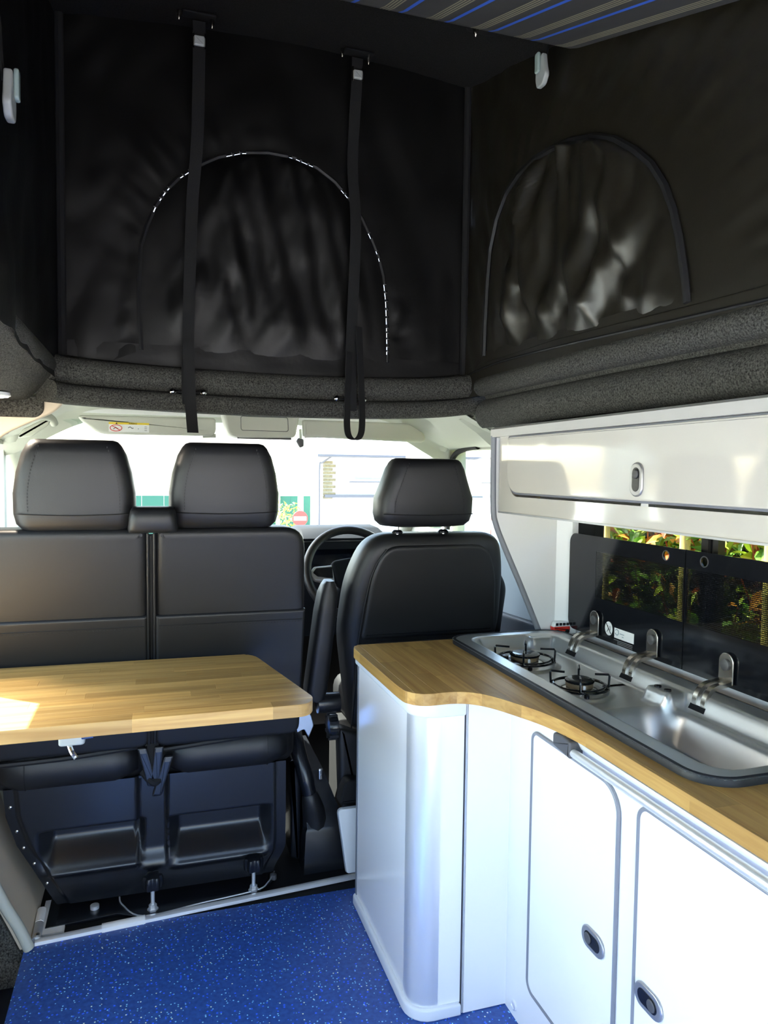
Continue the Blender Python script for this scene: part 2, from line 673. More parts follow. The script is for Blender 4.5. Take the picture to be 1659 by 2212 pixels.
def lettering(name, s, size, mat, parent, M):
    vs, fs = text_mesh(s, size)
    mb = MB()
    mb.add([M(x, y, z) for x, y, z in vs], fs)
    return build(name, mb, mat, parent, smooth=False)

# ================================================================== large structure
YR = -0.95            # open tailgate
XL, XR = -0.52, 1.235  # inner faces of the side walls

# ---- floor and side step
struct('floor', MB().box(-0.325, XR, YR, 2.06, -0.03, 0.0), 'vinyl', 'speckled blue vinyl floor')
mb = MB().slab([(-0.322, YR), (-0.322, 2.03), (-0.36, 2.06), (XL - 0.1, 2.06), (XL - 0.1, YR)], -0.24, -0.09, mapXY(0.0), 0.012)
struct('trim_1', mb, 'rubber', 'dark rubber side step')
struct('floor.001', MB().box(XL, XR, 2.06, 3.5, -0.03, -0.004), 'black_matt', 'black cab floor mat')

# ---- walls of the van
def rect_wall(name, xo, xi, y0, y1, z0, z1, holes, mat, label=None):
    """wall in the YZ plane between xo and xi, cut into boxes round rectangular holes"""
    mb = MB()
    ys = sorted({y0, y1, *[h[0] for h in holes], *[h[1] for h in holes]})
    for a, b in zip(ys, ys[1:]):
        cut = [h for h in holes if h[0] <= a + 1e-6 and h[1] >= b - 1e-6]
        z = z0
        for h in sorted(cut, key=lambda q: q[2]):
            mb.box(min(xo, xi), max(xo, xi), a, b, z, h[2])
            z = h[3]
        mb.box(min(xo, xi), max(xo, xi), a, b, z, z1)
    return struct(name, mb, mat, label, smooth=False)

rect_wall('wall_left', XL - 0.06, XL, YR, 2.08, -0.20, 1.42, [(0.60, 2.08, -0.2, 1.42), (-0.80, 0.45, 0.80, 1.31)], 'body_inner', 'left side wall')
rect_wall('wall_right', XR + 0.06, XR, YR, 2.02, -0.03, 1.46, [(0.15, 1.965, 0.80, 1.22), (-0.8, 0.05, 0.8, 1.22)], 'white_panel', 'white right side wall around the window')
# sliding door: closed, with its window (sun falls through it onto the table)
rect_wall('door_1', XL - 0.06, XL, 0.60, 2.08, -0.20, 1.42, [(0.68, 1.98, 0.55, 1.315)], 'body_inner', 'sliding side door')
g = MB().box(XL - 0.035, XL - 0.030, 0.67, 1.99, 0.54, 1.325)
struct('window_1', g, 'side_glass', 'side door window')
g = MB().box(XL - 0.035, XL - 0.030, -0.81, 0.46, 0.79, 1.32)
struct('window_2', g, 'side_glass', 'rear left window')
# cab walls and doors
rect_wall('wall_left.001', XL - 0.06, XL, 2.08, 3.6, -0.20, 1.46, [(2.38, 2.98, 0.95, 1.335), (3.02, 3.25, 0.97, 1.30)], 'cream', 'cab side with door window')
rect_wall('wall_right.001', XR + 0.08, XR + 0.02, 2.02, 3.6, -0.20, 1.52, [(2.25, 2.97, 0.985, 1.345), (3.02, 3.25, 0.985, 1.30)], 'cream', 'driver side with door window')
struct('window_3', MB().box(XL - 0.035, XL - 0.03, 2.37, 3.26, 0.94, 1.345), 'clear_glass', 'passenger door window')
struct('window_4', MB().box(XR + 0.045, XR + 0.05, 2.24, 3.26, 0.92, 1.355), 'clear_glass', 'driver door window')
# door cards on the driver's side
t = MB().slab([(2.05, 0.0), (3.2, 0.0), (3.2, 0.99), (2.05, 0.99)], 0, -0.03, mapYZ(XR + 0.02), 0.01)
d2 = struct('door_2', t, 'door_card', 'pale blue-grey driver door card')
build('armrest_panel', MB().slab([(2.05, 0.02), (3.1, 0.02), (3.1, 0.70), (2.6, 0.74), (2.05, 0.76)], -0.03, -0.06, mapYZ(XR + 0.02), 0.012), 'door_card_dark', d2)
# window seal of the driver's door (dark curved line at its upper front corner)
build('window_seal', MB().tube(bez([(XR + 0.015, 3.01, 1.0), (XR + 0.015, 2.99, 1.25), (XR + 0.012, 2.94, 1.325), (XR + 0.012, 2.82, 1.352), (XR + 0.012, 2.70, 1.358)], 8), 0.012, 8), 'black_matt', d2)
# front bulkhead below the windscreen, screen and pillars
struct('wall_front', MB().box(XL, XR, 3.55, 3.6, -0.05, 0.93), 'black_matt', 'cab bulkhead below the windscreen')
ws_ = MB()
ws_.rings([[(XL + 0.03, 2.97, 1.43), (XR - 0.03, 2.97, 1.43), (XR, 3.60, 0.93), (XL, 3.60, 0.93)],
           [(XL + 0.03, 2.975, 1.435), (XR - 0.03, 2.975, 1.435), (XR, 3.605, 0.935), (XL, 3.605, 0.935)]])
struct('window_5', ws_, 'clear_glass', 'windscreen')
for i, (xa, xb) in enumerate(((XL + 0.02, XL - 0.01), (XR - 0.02, XR + 0.01))):
    struct('trim_%d' % (2 + i), MB().tube(bez([(xa, 2.80, 1.44), (xa, 2.98, 1.385), (xb, 3.3, 1.17), (xb, 3.62, 0.92)], 8), 0.045, 12), 'cream', 'cream windscreen pillar')

# ---- cab headliner
def hl(u, v):
    x = XL - 0.02 + (XR - XL + 0.06) * u
    y = 2.318 + 0.682 * v
    d = abs(x - 0.355)
    z = 1.492 - 0.15 * smooth01((d - 0.50) / 0.42) ** 1.2 + 0.01 * math.sin(v * 3)
    if v > 0.93:
        z -= 0.055 * smooth01((v - 0.93) / 0.07)
    # moulded dimple near the driver's corner
    r = ((x - 1.03) / 0.055) ** 2 + ((y - 2.80) / 0.09) ** 2
    z += 0.03 * max(0, 1 - r) ** 0.6
    return (x, y, z)
mb = MB().grid(hl, 70, 50)
mb.grid(lambda u, v: (lambda p: (p[0], p[1], p[2] + 0.02))(hl(u, v)), 20, 12)
struct('ceiling.001', mb, 'cream', 'cream cab headliner')
# pale pillar cover at the right end of the headliner
mb = MB()
prof = [(1.06, 1.445), (1.12, 1.47), (1.235, 1.455), (1.25, 1.33), (1.20, 1.345), (1.13, 1.40)]
mb.rings([[(x - 0.02, 2.42, z - 0.005) for x, z in prof], [(x, 2.30, z) for x, z in prof], [(x + 0.01, 2.12, z) for x, z in prof]])
struct('trim_4', mb, 'cream', 'cream pillar cover at the end of the headliner', smooth=False)
# left: beige panel over the door with a dark recess
mb = MB().slab(rpoly([(-0.62, 1.445), (-0.236, 1.445), (-0.262, 1.412), (-0.325, 1.380), (-0.395, 1.345), (-0.45, 1.29), (-0.62, 1.15)], [0.0, 0.004, 0.02, 0.03, 0.03, 0.03, 0.0]), 0, 0.025, mapXZ(2.30), 0.006)
struct('trim_5', mb, 'beige', 'beige trim over the passenger door')
mb = MB().slab(rrect(-0.62, -0.292, 1.392, 1.452, [0.0, 0.03, 0.0, 0.0]), 0.018, 0.033, mapXZ(2.30), 0.004)
struct('trim_6', mb, 'carpet', 'dark carpeted recess in the beige trim')
# ---- B pillar foot on the left, beside the bench
mb = MB()
profl = [(-0.312, 0.0), (-0.335, 0.06), (-0.372, 0.14), (-0.42, 0.27), (-0.45, 0.40), (-0.47, 0.60), (-0.50, 0.95), (-0.49, 1.3), (-0.56, 1.3), (-0.56, 0.0)]
mb.rings([[(x, y, z) for x, z in profl] for y in (2.03, 2.05, 2.30, 2.32)])
struct('trim_7', mb, 'beige', 'beige foot of the left door pillar')
mb = MB().slab([(-0.323, -0.22), (-0.323, -0.001), (-0.335, 0.0), (-0.36, 0.06), (-0.395, 0.14), (-0.45, 0.30), (-0.56, 0.34), (-0.56, -0.22)], -0.004, 0.012, mapXZ(2.03), 0.004)
struct('trim_8', mb, 'carpet', 'carpeted end of the step well', smooth=False)
mb = MB().tube(bez([(-0.312, 2.022, 0.004), (-0.336, 2.022, 0.065), (-0.374, 2.022, 0.145), (-0.424, 2.022, 0.28), (-0.452, 2.022, 0.42), (-0.47, 2.022, 0.6)], 6), 0.014, 10)
struct('trim_9', mb, 'cream', 'pale pillar edging')
# white plate beside the bench: a sun patch put into its colour
struct('trim_10', MB().box(-0.300, -0.235, 2.075, 2.24, -0.004, 0.004), 'body_white', 'white plate standing in for a sun patch in the gap beside the bench')

# ---- pop-up roof
RZ = lambda y: 2.535 + 0.27 * (y - 2.3)
mb = MB()
def roof(u, v):
    x, y = -0.34 + 1.43 * u, YR + 3.38 * v
    return (x, y, RZ(y) + 0.02 - 0.05 * (2 * (u - 0.5)) ** 2)
mb.grid(roof, 20, 20)
mb.grid(lambda u, v: (lambda p: (p[0], p[1], p[2] + 0.05))(roof(u, v)), 20, 20)
struct('ceiling', mb, 'roof_carpet', 'dark carpeted underside of the raised roof')

# lower roof skin round the opening (keeps daylight out between wall and opening)
mb = MB()
mb.box(-0.60, -0.33, YR, 2.3, 1.60, 1.62)
mb.box(1.10, 1.33, YR, 2.3, 1.60, 1.62)
mb.box(-0.60, 1.33, 2.296, 3.02, 1.585, 1.60)
mb.box(-0.60, -0.565, YR, 2.95, 1.40, 1.61)
mb.box(1.29, 1.325, YR, 2.95, 1.45, 1.61)
mb.box(-0.60, 1.33, 2.97, 3.02, 1.46, 1.60)
mb.box(-0.60, 1.33, YR - 0.03, YR, 1.38, 1.62)
struct('ceiling.002', mb, 'body_white', 'outer roof skin', smooth=False)

# ---- carpeted rim round the opening
def sweep(path, prof):
    """prof (a,b): a along the inward normal of the path, b up"""
    mb = MB()
    pts = [Vector(p) for p in path]
    rs = []
    for i, p in enumerate(pts):
        a, b = pts[max(i - 1, 0)], pts[min(i + 1, len(pts) - 1)]
        t = (b - a).normalized()
        nrm = Vector((t.y, -t.x, 0)).normalized()
        rs.append([p + nrm * q[0] + Vector((0, 0, q[1])) for q in prof])
    return mb.rings(rs)

def roll(cx, cz, r, n=10, a0=-0.5 * PI, a1=0.5 * PI):
    return [(cx + r * math.cos(a0 + (a1 - a0) * k / n), cz + r * math.sin(a0 + (a1 - a0) * k / n)) for k in range(n + 1)]

front = bez([(-0.275, 2.215, 0.015), (-0.20, 2.255, 0.008), (0.05, 2.275, 0.0), (0.375, 2.28, -0.004), (0.70, 2.275, 0.0), (0.92, 2.262, 0.012), (1.08, 2.235, 0.035)], 6)
low = [(-0.06, 1.57), (-0.06, 1.425), (0.0, 1.422)] + roll(0.02, 1.449, 0.027, 8) + [(0.005, 1.48)]
up = [(0.0, 1.482)] + roll(-0.004, 1.518, 0.036, 10, -0.4 * PI, 0.5 * PI) + [(-0.04, 1.565), (-0.06, 1.565)]
struct('trim_11', sweep(front, low + up[1:]), 'carpet', 'grey carpeted roll along the front of the roof opening')
right = [(1.035, 2.17, 0.0), (1.035, 2.12, 0.0), (1.035, 1.5, 0), (1.04, 0.6, -0.01), (1.045, YR, -0.02)]
low = [(-0.20, 1.57), (-0.20, 1.40), (-0.10, 1.385), (-0.02, 1.40)] + roll(-0.005, 1.44, 0.05, 10, -0.35 * PI, 0.42 * PI) + [(0.012, 1.496)]
up = [(0.014, 1.498)] + roll(0.022, 1.527, 0.030, 8, -0.42 * PI, 0.5 * PI) + [(-0.05, 1.575)]
struct('trim_12', sweep(right, low + up), 'carpet', 'grey carpeted roll along the right of the roof opening')
left = [(-0.285, YR, -0.02), (-0.285, 1.0, 0.0), (-0.285, 2.24, 0.004), (-0.285, 2.265, 0.004)]
low = [(-0.30, 1.60), (-0.30, 1.40), (-0.15, 1.428), (-0.05, 1.437), (-0.006, 1.475)] + roll(0.0, 1.53, 0.035, 8, -0.35 * PI, 0.5 * PI)
struct('trim_13', sweep(left, low), 'carpet', 'grey carpeted edge along the left of the roof opening')
lamp = tag(build('ceiling_lamp', MB().lathe((-0.37, 2.03, 1.432), [(0.032, 0.004), (0.034, -0.004), (0.028, -0.007), (0.026, -0.004)], 'z', 24), 'white'), 'small round lit lamp set in the left carpeted roof edge', 'lamp')
build('lens', MB().lathe((-0.37, 2.03, 1.432), [(0.0265, -0.002), (0.020, -0.008), (0.004, -0.010)], 'z', 24), 'lamp_lens', lamp)

# ================================================================== tent round the raised roof
TX0, TX1, TY = -0.255, 1.005, 2.29
tent = thing('roof_tent', 'black nylon fabric walls of the raised pop-up roof with zipped arched windows', 'tent', (0.375, 2.0, 1.55))

def arch(cx, z0, hw_l, hw_r, ztop, n=44, skew=0.0):
    """arched outline from lower left over the top to lower right (u,v)"""
    pts = []
    for k in range(n + 1):
        t = k / n
        if t < 0.25:
            q = t / 0.25
            pts.append((cx - hw_l * (1 - 0.02 * q), z0 + (ztop - z0) * 0.5 * q))
        elif t > 0.75:
            q = (t - 0.75) / 0.25
            pts.append((cx + hw_r * (0.98 + 0.02 * q), z0 + (ztop - z0) * 0.5 * (1 - q)))
        else:
            a = PI * (1 - (t - 0.25) / 0.5)
            h = hw_l if math.cos(a) < 0 else hw_r
            ca, sa = math.cos(a), math.sin(a)
            pts.append((cx + 0.98 * h * math.copysign(abs(ca) ** 0.85, ca), z0 + (ztop - z0) * (0.5 + 0.5 * sa ** 0.9)))
    return [(u + skew * max(0, (v - z0)), v) for u, v in pts]

def wrinkle(u, v, seed, arch_pts=None, amp=0.006):
    p = Vector((u * 5 + seed, v * 3.0, seed * 2.1))
    h = noise.noise(p) * amp + noise.noise(Vector((u * 13 + seed, v * 7, 3.3))) * amp * 0.5
    h += abs(noise.noise(Vector((u * 9 - v * 6 + seed, v * 3 + u * 2, 9.1)))) * amp * 0.8
    return h

def fabric_panel(name, mat, A, rect, M, seed, gap, amp):
    """sheet with an arched hole: from arch A out to the rectangle rect (u0,u1,v0,v1)"""
    u0, u1, v0, v1 = rect
    n = len(A) - 1
    Q = []
    wd, sg = abs(u1 - u0), (1 if u1 > u0 else -1)
    L = (v1 - v0) * 2 + wd
    for k in range(n + 1):
        s = L * k / n
        if s < v1 - v0:
            Q.append((u0, v0 + s))
        elif s < (v1 - v0) + wd:
            Q.append((u0 + sg * (s - (v1 - v0)), v1))
        else:
            Q.append((u1, v1 - (s - (v1 - v0) - wd)))
    NR = 34
    def fn(a, b):
        k = a * n
        i = min(int(k), n - 1)
        f = k - i
        pu = A[i][0] * (1 - f) + A[i + 1][0] * f
        pv = A[i][1] * (1 - f) + A[i + 1][1] * f
        qu = Q[i][0] * (1 - f) + Q[i + 1][0] * f
        qv = Q[i][1] * (1 - f) + Q[i + 1][1] * f
        u, v = pu + (qu - pu) * b, pv + (qv - pv) * b
        # gathers running out from the zip
        fall = math.exp(-b * 5.0) * smooth01(b * 12)
        h = wrinkle(u, v, seed, amp=amp) + fall * amp * 1.3 * (noise.noise(Vector((a * 60, seed, b * 2))))
        return M(u, v, h * smooth01(b * 6) * smooth01((1 - b) * 8 + 0.15))
    mb = MB().grid(fn, n * 3, NR)
    return build(name, mb, mat, tent, angle=60)

def flap(name, mat, A, M, seed, amp, inset):
    """inside of the arch: quilted cloth with folds"""
    n = len(A) - 1
    half = n // 2
    cx = sum(p[0] for p in A) / len(A)
    cz = A[0][1] + 0.5 * (max(p[1] for p in A) - A[0][1])
    B = [(cx + (u - cx) * (1 - inset), cz + (v - cz) * (1 - inset)) for u, v in A]
    def fn(a, b):
        k = b * half
        i = min(int(k), half - 1)
        f = k - i
        lu = B[i][0] * (1 - f) + B[i + 1][0] * f
        lv = B[i][1] * (1 - f) + B[i + 1][1] * f
        ru = B[n - i][0] * (1 - f) + B[n - i - 1][0] * f
        rv = B[n - i][1] * (1 - f) + B[n - i - 1][1] * f
        u, v = lu + (ru - lu) * a, lv + (rv - lv) * a
        edge = min(1, 5 * min(a, 1 - a) + 0.0) * min(1, (1 - b) * 6) * min(1, b * 9)
        w = wrinkle(u * 1.6, v * 1.2, seed, amp=amp * 1.5)
        w += amp * 1.2 * noise.noise(Vector((u * 22 + v * 5, v * 2.2, seed)))
        w += amp * 1.1 * math.sin((u - cx) * 34 + 5 * noise.noise(Vector((v * 5, u * 2, seed)))) * math.exp(-(v - B[0][1]) * 7)
        return M(u, v, 0.002 + (0.012 + w) * edge)
    mb = MB().grid(fn, 56, 60)
    return build(name, mb, mat, tent, angle=60)

def zip_tape(name, A, M, skip=(), w=0.016):
    out = []
    n = len(A) - 1
    run = []
    fine = []
    for i in range(n):
        for q in range(6):
            f = q / 6
            fine.append((A[i][0] * (1 - f) + A[i + 1][0] * f, A[i][1] * (1 - f) + A[i + 1][1] * f))
    mb = MB()
    rng = random.Random(5)
    m = len(fine)
    seg = []
    for i, p in enumerate(fine):
        t = i / m
        hole = any(a <= t <= b for a, b in skip) and (i % 4 in (1, 2)) and rng.random() < 0.75
        if hole:
            if len(seg) > 1:
                mb.tube([M(u, v, 0.006) for u, v in seg], w * 0.5, 6)
            seg = []
        else:
            seg.append(p)
    if len(seg) > 1:
        mb.tube([M(u, v, 0.006) for u, v in seg], w * 0.5, 6)
    o = build(name, mb, 'leather_seam', tent)
    o['kind'] = 'stuff'
    return o

MF = lambda u, v, w: (u, TY - w, v)
MR = lambda u, v, w: (TX1 - w, u, v)
ML = lambda u, v, w: (TX0 + w, u, v)

AF = [(-0.03, 1.60), (-0.035, 1.70), (-0.036, 1.80), (-0.03, 1.90), (-0.012, 1.96), (0.012, 2.02), (0.04, 2.065), (0.075, 2.105), (0.13, 2.148), (0.19, 2.182), (0.26, 2.205), (0.34, 2.216), (0.42, 2.212), (0.49, 2.192),
      (0.55, 2.155), (0.60, 2.105), (0.64, 2.05), (0.672, 1.99), (0.695, 1.94), (0.712, 1.88), (0.722, 1.80), (0.726, 1.72), (0.728, 1.66), (0.728, 1.60)]
def dense(A, k=2):
    out = []
    for a, b in zip(A, A[1:]):
        for q in range(k):
            f = q / k
            out.append((a[0] * (1 - f) + b[0] * f, a[1] * (1 - f) + b[1] * f))
    return out + [A[-1]]
AF = dense(AF, 2)
AF = AF if len(AF) % 2 else AF[:-1]
fabric_panel('front_panel', 'nylon', AF, (TX0, TX1, 1.50, 2.60), MF, 1.3, 0, 0.009)
mb = MB().grid(lambda a, b: MF(TX0 + (TX1 - TX0) * a, 1.50 + 0.118 * b, 0.003 + 0.003 * noise.noise(Vector((a * 14, b * 3, 2)))), 40, 6)
build('front_hem', mb, 'nylon', tent)
flap('front_window_flap', 'nylon', AF, MF, 4.7, 0.010, 0.006)['label'] = 'arched black window flap with pinholes of light along its zip'
zip_tape('front_zip', AF, MF, skip=((0.20, 0.27), (0.30, 0.33), (0.40, 0.44), (0.50, 0.56), (0.63, 0.68), (0.72, 0.735), (0.76, 0.80), (0.84, 0.985)), w=0.013)
# right wall (u = y, from front to back)
AR = [(2.13, 1.62), (2.125, 1.72), (2.115, 1.85), (2.10, 1.94), (2.06, 2.02), (2.00, 2.075), (1.92, 2.103), (1.83, 2.11), (1.74, 2.10), (1.65, 2.083), (1.55, 2.05), (1.46, 2.005), (1.385, 1.95), (1.33, 1.90),
      (1.285, 1.84), (1.255, 1.78), (1.235, 1.72), (1.22, 1.66), (1.21, 1.615), (1.205, 1.585)]
AR = dense([(u, v) for u, v in AR], 2)
AR = AR if len(AR) % 2 else AR[:-1]
fabric_panel('right_panel', 'nylon_lit', AR, (TY, YR + 0.1, 1.52, 2.60), MR, 2.2, 0, 0.012)
mb = MB().grid(lambda a, b: MR(TY - (TY - 1.0) * a, 1.50 + (0.140 - 0.040 * a) * b, 0.004 + 0.003 * noise.noise(Vector((a * 20, b * 3, 5)))), 40, 6)
build('right_hem', mb, 'nylon_lit', tent)
flap('right_window_flap', 'nylon_lit', AR, MR, 7.7, 0.021, 0.002)['label'] = 'arched black window flap with olive light put into its colour'
zip_tape('right_zip', AR, MR, w=0.017)
build('hem_seam', MB().tube(bez([MR(2.25, 1.575, 0.008), MR(2.0, 1.585, 0.010), MR(1.6, 1.575, 0.010), MR(1.2, 1.558, 0.010), MR(0.8, 1.545, 0.010), MR(0.3, 1.54, 0.01)], 10), 0.0035, 6), 'leather_seam', tent)
build('hem_band', MB().slab([(2.28, 1.52), (2.28, 1.597), (1.7, 1.60), (1.2, 1.582), (0.4, 1.56), (-0.5, 1.55), (-0.5, 1.52)], 0.0, 0.007, MR, 0.002), 'nylon_lit', tent)
# left wall
mb = MB().grid(lambda a, b: ML(YR + 0.1 + (TY - YR - 0.1) * a, 1.50 + 1.10 * b, wrinkle(a * 3, b, 5.5, amp=0.012) * min(1, (1 - a) * 9)), 80, 40)
build('left_panel', mb, 'nylon', tent)
mb = MB().grid(lambda a, b: (TX0 + (TX1 - TX0) * a, YR + 0.1, 1.45 + 1.0 * b), 20, 10)
build('rear_panel', mb, 'nylon', tent)
# gathered corner folds
for x, y in ((TX0 + 0.012, TY - 0.012), (TX1 - 0.012, TY - 0.012)):
    build('corner_fold', MB().tube([(x, y, 1.53), (x, y, 1.9), (x, y, 2.55)], 0.012, 8), 'webbing', tent)

# ---- straps in front of the tent
def strap(label, x, ya, zt, zb, loop, xt):
    yb = 2.222
    s = thing('roof_strap', label, 'strap', (x, 2.25, 1.48), 'webbing straps that pull the raised roof down')
    zr = RZ(ya) - 0.004
    pts = bez([(xt, ya, zr), (xt, ya + 0.004, zt - 0.02), (xt - 0.004, ya + 0.03, zt - 0.25), (x + 0.012, 2.235, 2.0), (x, 2.235, 1.62), (x - 0.002, yb - 0.002, 1.50), (x, yb, 1.44)], 8)
    build('webbing', MB().ribbon(pts, (1, 0, 0), 0.034, 0.003, (0, 1, 0)), 'webbing', s)
    if loop:
        p2 = bez([(x - 0.010, yb - 0.008, 1.62), (x - 0.014, yb - 0.008, 1.48), (x - 0.016, yb - 0.008, 1.40), (x - 0.010, yb - 0.010, 1.362), (x + 0.008, yb - 0.012, 1.350), (x + 0.026, yb - 0.010, 1.362), (x + 0.033, yb - 0.008, 1.40), (x + 0.030, yb - 0.008, 1.50), (x + 0.02, yb - 0.006, 1.7)], 6)
        build('strap_tail', MB().ribbon(p2, (0.85, 0.5, 0), 0.026, 0.003, (0, 1, 0)), 'webbing', s)
    else:
        p2 = bez([(x, yb - 0.006, 1.62), (x + 0.004, yb - 0.010, 1.48), (x + 0.008, yb - 0.012, 1.41), (x + 0.012, yb - 0.014, zb)], 6)
        build('strap_tail', MB().ribbon(p2, (1, 0, 0), 0.032, 0.003, (0, 1, 0)), 'webbing', s)
    # cam buckle below the roof
    bk = build('buckle', MB().slab(rrect(xt - 0.014, xt + 0.014, zt - 0.014, zt + 0.012, 0.004), 0.004, 0.014, mapXZ(ya), 0.003), 'clip_white', s)
    for dx in (-0.016, 0.016):
        build('buckle_frame', MB().tube([(xt + dx, ya - 0.006, zt + 0.022), (xt + dx, ya - 0.010, zt - 0.022)], 0.0025, 6), 'nickel', bk)
    # anchor plate under the roof, and the bar on the carpeted rim
    build('anchor_plate', MB().slab(rrect(xt - 0.045, xt + 0.045, ya - 0.035, ya + 0.02, 0.006), 0.0, 0.006, lambda u, v, w: (u, v, RZ(v) + 0.012 - w), 0.002), 'black_matt', s)
    for dx in (-0.055, 0.035):
        yy = ya - 0.03 + 0.3 * (dx + 0.055)
        build('screw', MB().lathe((xt + dx, yy, RZ(yy) + 0.006), [(0.006, 0.0), (0.0065, -0.010), (0.003, -0.020), (0.001, -0.024)], 'z', 10), 'nickel', s)
    build('rim_bar', MB().tube([(x - 0.045, 2.238, 1.478), (x + 0.05, 2.238, 1.478)], 0.0035, 6), 'black_matt', s)
    for dx in (-0.043, 0.045):
        build('screw', MB().lathe((x + dx, 2.240, 1.478), [(0.009, 0.0), (0.009, -0.005), (0.005, -0.009), (0.001, -0.010)], 'y', 14), 'chrome', s)
strap('black webbing strap with a straight flat tail, on the front tent wall', 0.10, 2.165, 2.438, 1.358, False, 0.129)
strap('black webbing strap ending in a hanging loop, on the front tent wall', 0.592, 2.228, 2.459, 1.36, True, 0.602)

# ---- striped bed board under the roof
BZ = lambda y: 2.285 + 0.375 * (y - 1.62)
bed = thing('roof_bed', 'lifted roof bed with charcoal cloth striped blue and tan', 'bed', (0.4, 1.0, 2.05))
prof = [(1.64, 0.0), (1.64, 0.03), (YR + 0.3, 0.03), (YR + 0.3, 0.0)]
mb = MB()
mb.rings([[(x, y, BZ(y) + dz) for y, dz in ((1.64, 0.004), (1.65, 0.02), (1.64, 0.035), (-0.6, 0.035), (-0.6, 0.0), (1.4, 0.0), (1.60, 0.0))] for x in (-0.20, -0.19, 0.2, 0.6, 0.98, 0.985)])
build('striped_cover', mb, 'stripe', bed)
mb = MB().box(0.0, 0.0, 0, 0, 0, 0)
br = MB().slab(rrect(0.77, 0.86, 1.66, 1.80, 0.02), 0, 0.012, lambda u, v, w: (u, v, RZ(v) - 0.002 - w), 0.004)
bk = tag(build('bed_catch', br, 'black_matt'), 'black catch plate with a bolt at the edge of the striped bed', 'bracket')
build('bolt', MB().lathe((0.785, 1.76, RZ(1.76) - 0.012), [(0.008, 0), (0.008, -0.010), (0.004, -0.020), (0.001, -0.024)], 'z', 12), 'nickel', bk)

def latch(label, x, y, z, sx):
    t = thing('roof_latch', label, 'latch', (x, y, z + 0.07), 'plastic roof latches on short straps')
    build('hanger', MB().ribbon([(x - sx * 0.002, y, z + 0.14), (x - sx * 0.004, y + 0.01, z + 0.07), (x - sx * 0.008, y + 0.012, z + 0.03)], (0, 1, 0), 0.030, 0.003, (1, 0, 0)), 'webbing', t)
    o = rpoly([(y - 0.012, z + 0.05), (y + 0.022, z + 0.04), (y + 0.026, z - 0.005), (y + 0.018, z - 0.03), (y - 0.012, z - 0.032), (y - 0.028, z - 0.01), (y - 0.020, z + 0.012)], 0.008)
    build('hook', MB().slab(o, 0, 0.014 * -sx, mapYZ(x - sx * 0.010), 0.004), 'clip_white', t)
    build('cam_lever', MB().slab(rrect(y - 0.004, y + 0.016, z + 0.004, z + 0.055, 0.006), 0, 0.008 * -sx, mapYZ(x - sx * 0.024), 0.003), 'shield', t)
latch('pale plastic latch hanging on the right tent wall below the striped bed', 0.985, 1.745, 2.285, 1)
latch('pale plastic latch at the left tent wall, cut by the picture edge', -0.240, 1.375, 1.855, -1)

# ================================================================== seats
def ring_rr(hx, y0, y1, r, z, cx, n=5):
    r = min(r, hx * 0.98, abs(y1 - y0) / 2 * 0.98)
    return [(cx + u, v, z) for u, v in rrect(-hx, hx, y0, y1, r, n)]

def headrest(parent, cx, yc, z0, hw, hwt, zt, d=0.105, posts=0.085, curve=1.9, tilt=0.10):
    h = zt - z0
    prof = [(0.0, 0.55, 0.40), (0.025, 0.86, 0.75), (0.09, 0.96, 0.93), (0.20, 1.0, 1.0), (0.42, 1.0, 1.0), (0.65, None, 1.0), (0.85, None, 0.98), (0.945, None, 0.88), (0.985, None, 0.66), (1.0, None, 0.40)]
    rs = []
    for t, k, dd in prof:
        if k is None:
            q = max(0.0, (t - 0.35) / 0.65) ** curve
            w = hw + (hwt - hw) * q
            if t > 0.93: w *= 0.97 if t < 0.95 else (0.93 if t < 0.99 else 0.85)
        else:
            w = hw * k
        yo = yc - tilt * t * h
        ring = [(x, y, z) for x, y, z in ring_rr(w, yo - d / 2 * dd, yo + d / 2 * dd, d * 0.36 * dd, z0 + t * h, cx)]
        rs.append(ring)
    hr = build('headrest', MB().rings(rs), 'leather', parent, angle=80)
    yr = lambda t: yc - tilt * t * h - d / 2 - 0.0005
    sm = MB()
    zs = 0.20
    sm.tube([(cx - hw * 0.93, yr(zs) + 0.006, z0 + zs * h)] + [(cx - hw * 0.86 + hw * 1.72 * k / 8, yr(zs), z0 + zs * h - 0.004 * math.sin(PI * k / 8)) for k in range(9)] + [(cx + hw * 0.93, yr(zs) + 0.006, z0 + zs * h)], 0.0016, 6)
    build('seam', sm, 'leather_seam', hr)
    for sd in (-1, 1):
        st = MB()
        for k in range(20):
            t = 0.24 + 0.68 * k / 19
            q = max(0.0, (t - 0.35) / 0.65) ** curve
            w = hw + (hwt - hw) * q
            x = cx + sd * (w - d * 0.36)
            z = z0 + t * h
            st.box(x - 0.0011, x + 0.0011, yr(t) - 0.0008, yr(t) + 0.002, z - 0.0022, z + 0.0022)
        o = build('stitching', st, 'leather_seam', hr, smooth=False)
        o['kind'] = 'stuff'
    for sd in (-1, 1):
        build('headrest_post', MB().tube([(cx + sd * posts, yc + 0.012, z0 - 0.05), (cx + sd * posts, yc + 0.012, z0 + 0.04)], 0.0062, 12), 'chrome', parent)
        build('post_collar', MB().lathe((cx + sd * posts, yc + 0.012, z0 - 0.022), [(0.016, 0), (0.017, 0.006), (0.012, 0.011), (0.008, 0.012)], 'z', 16), 'black_plastic', parent)
    return hr

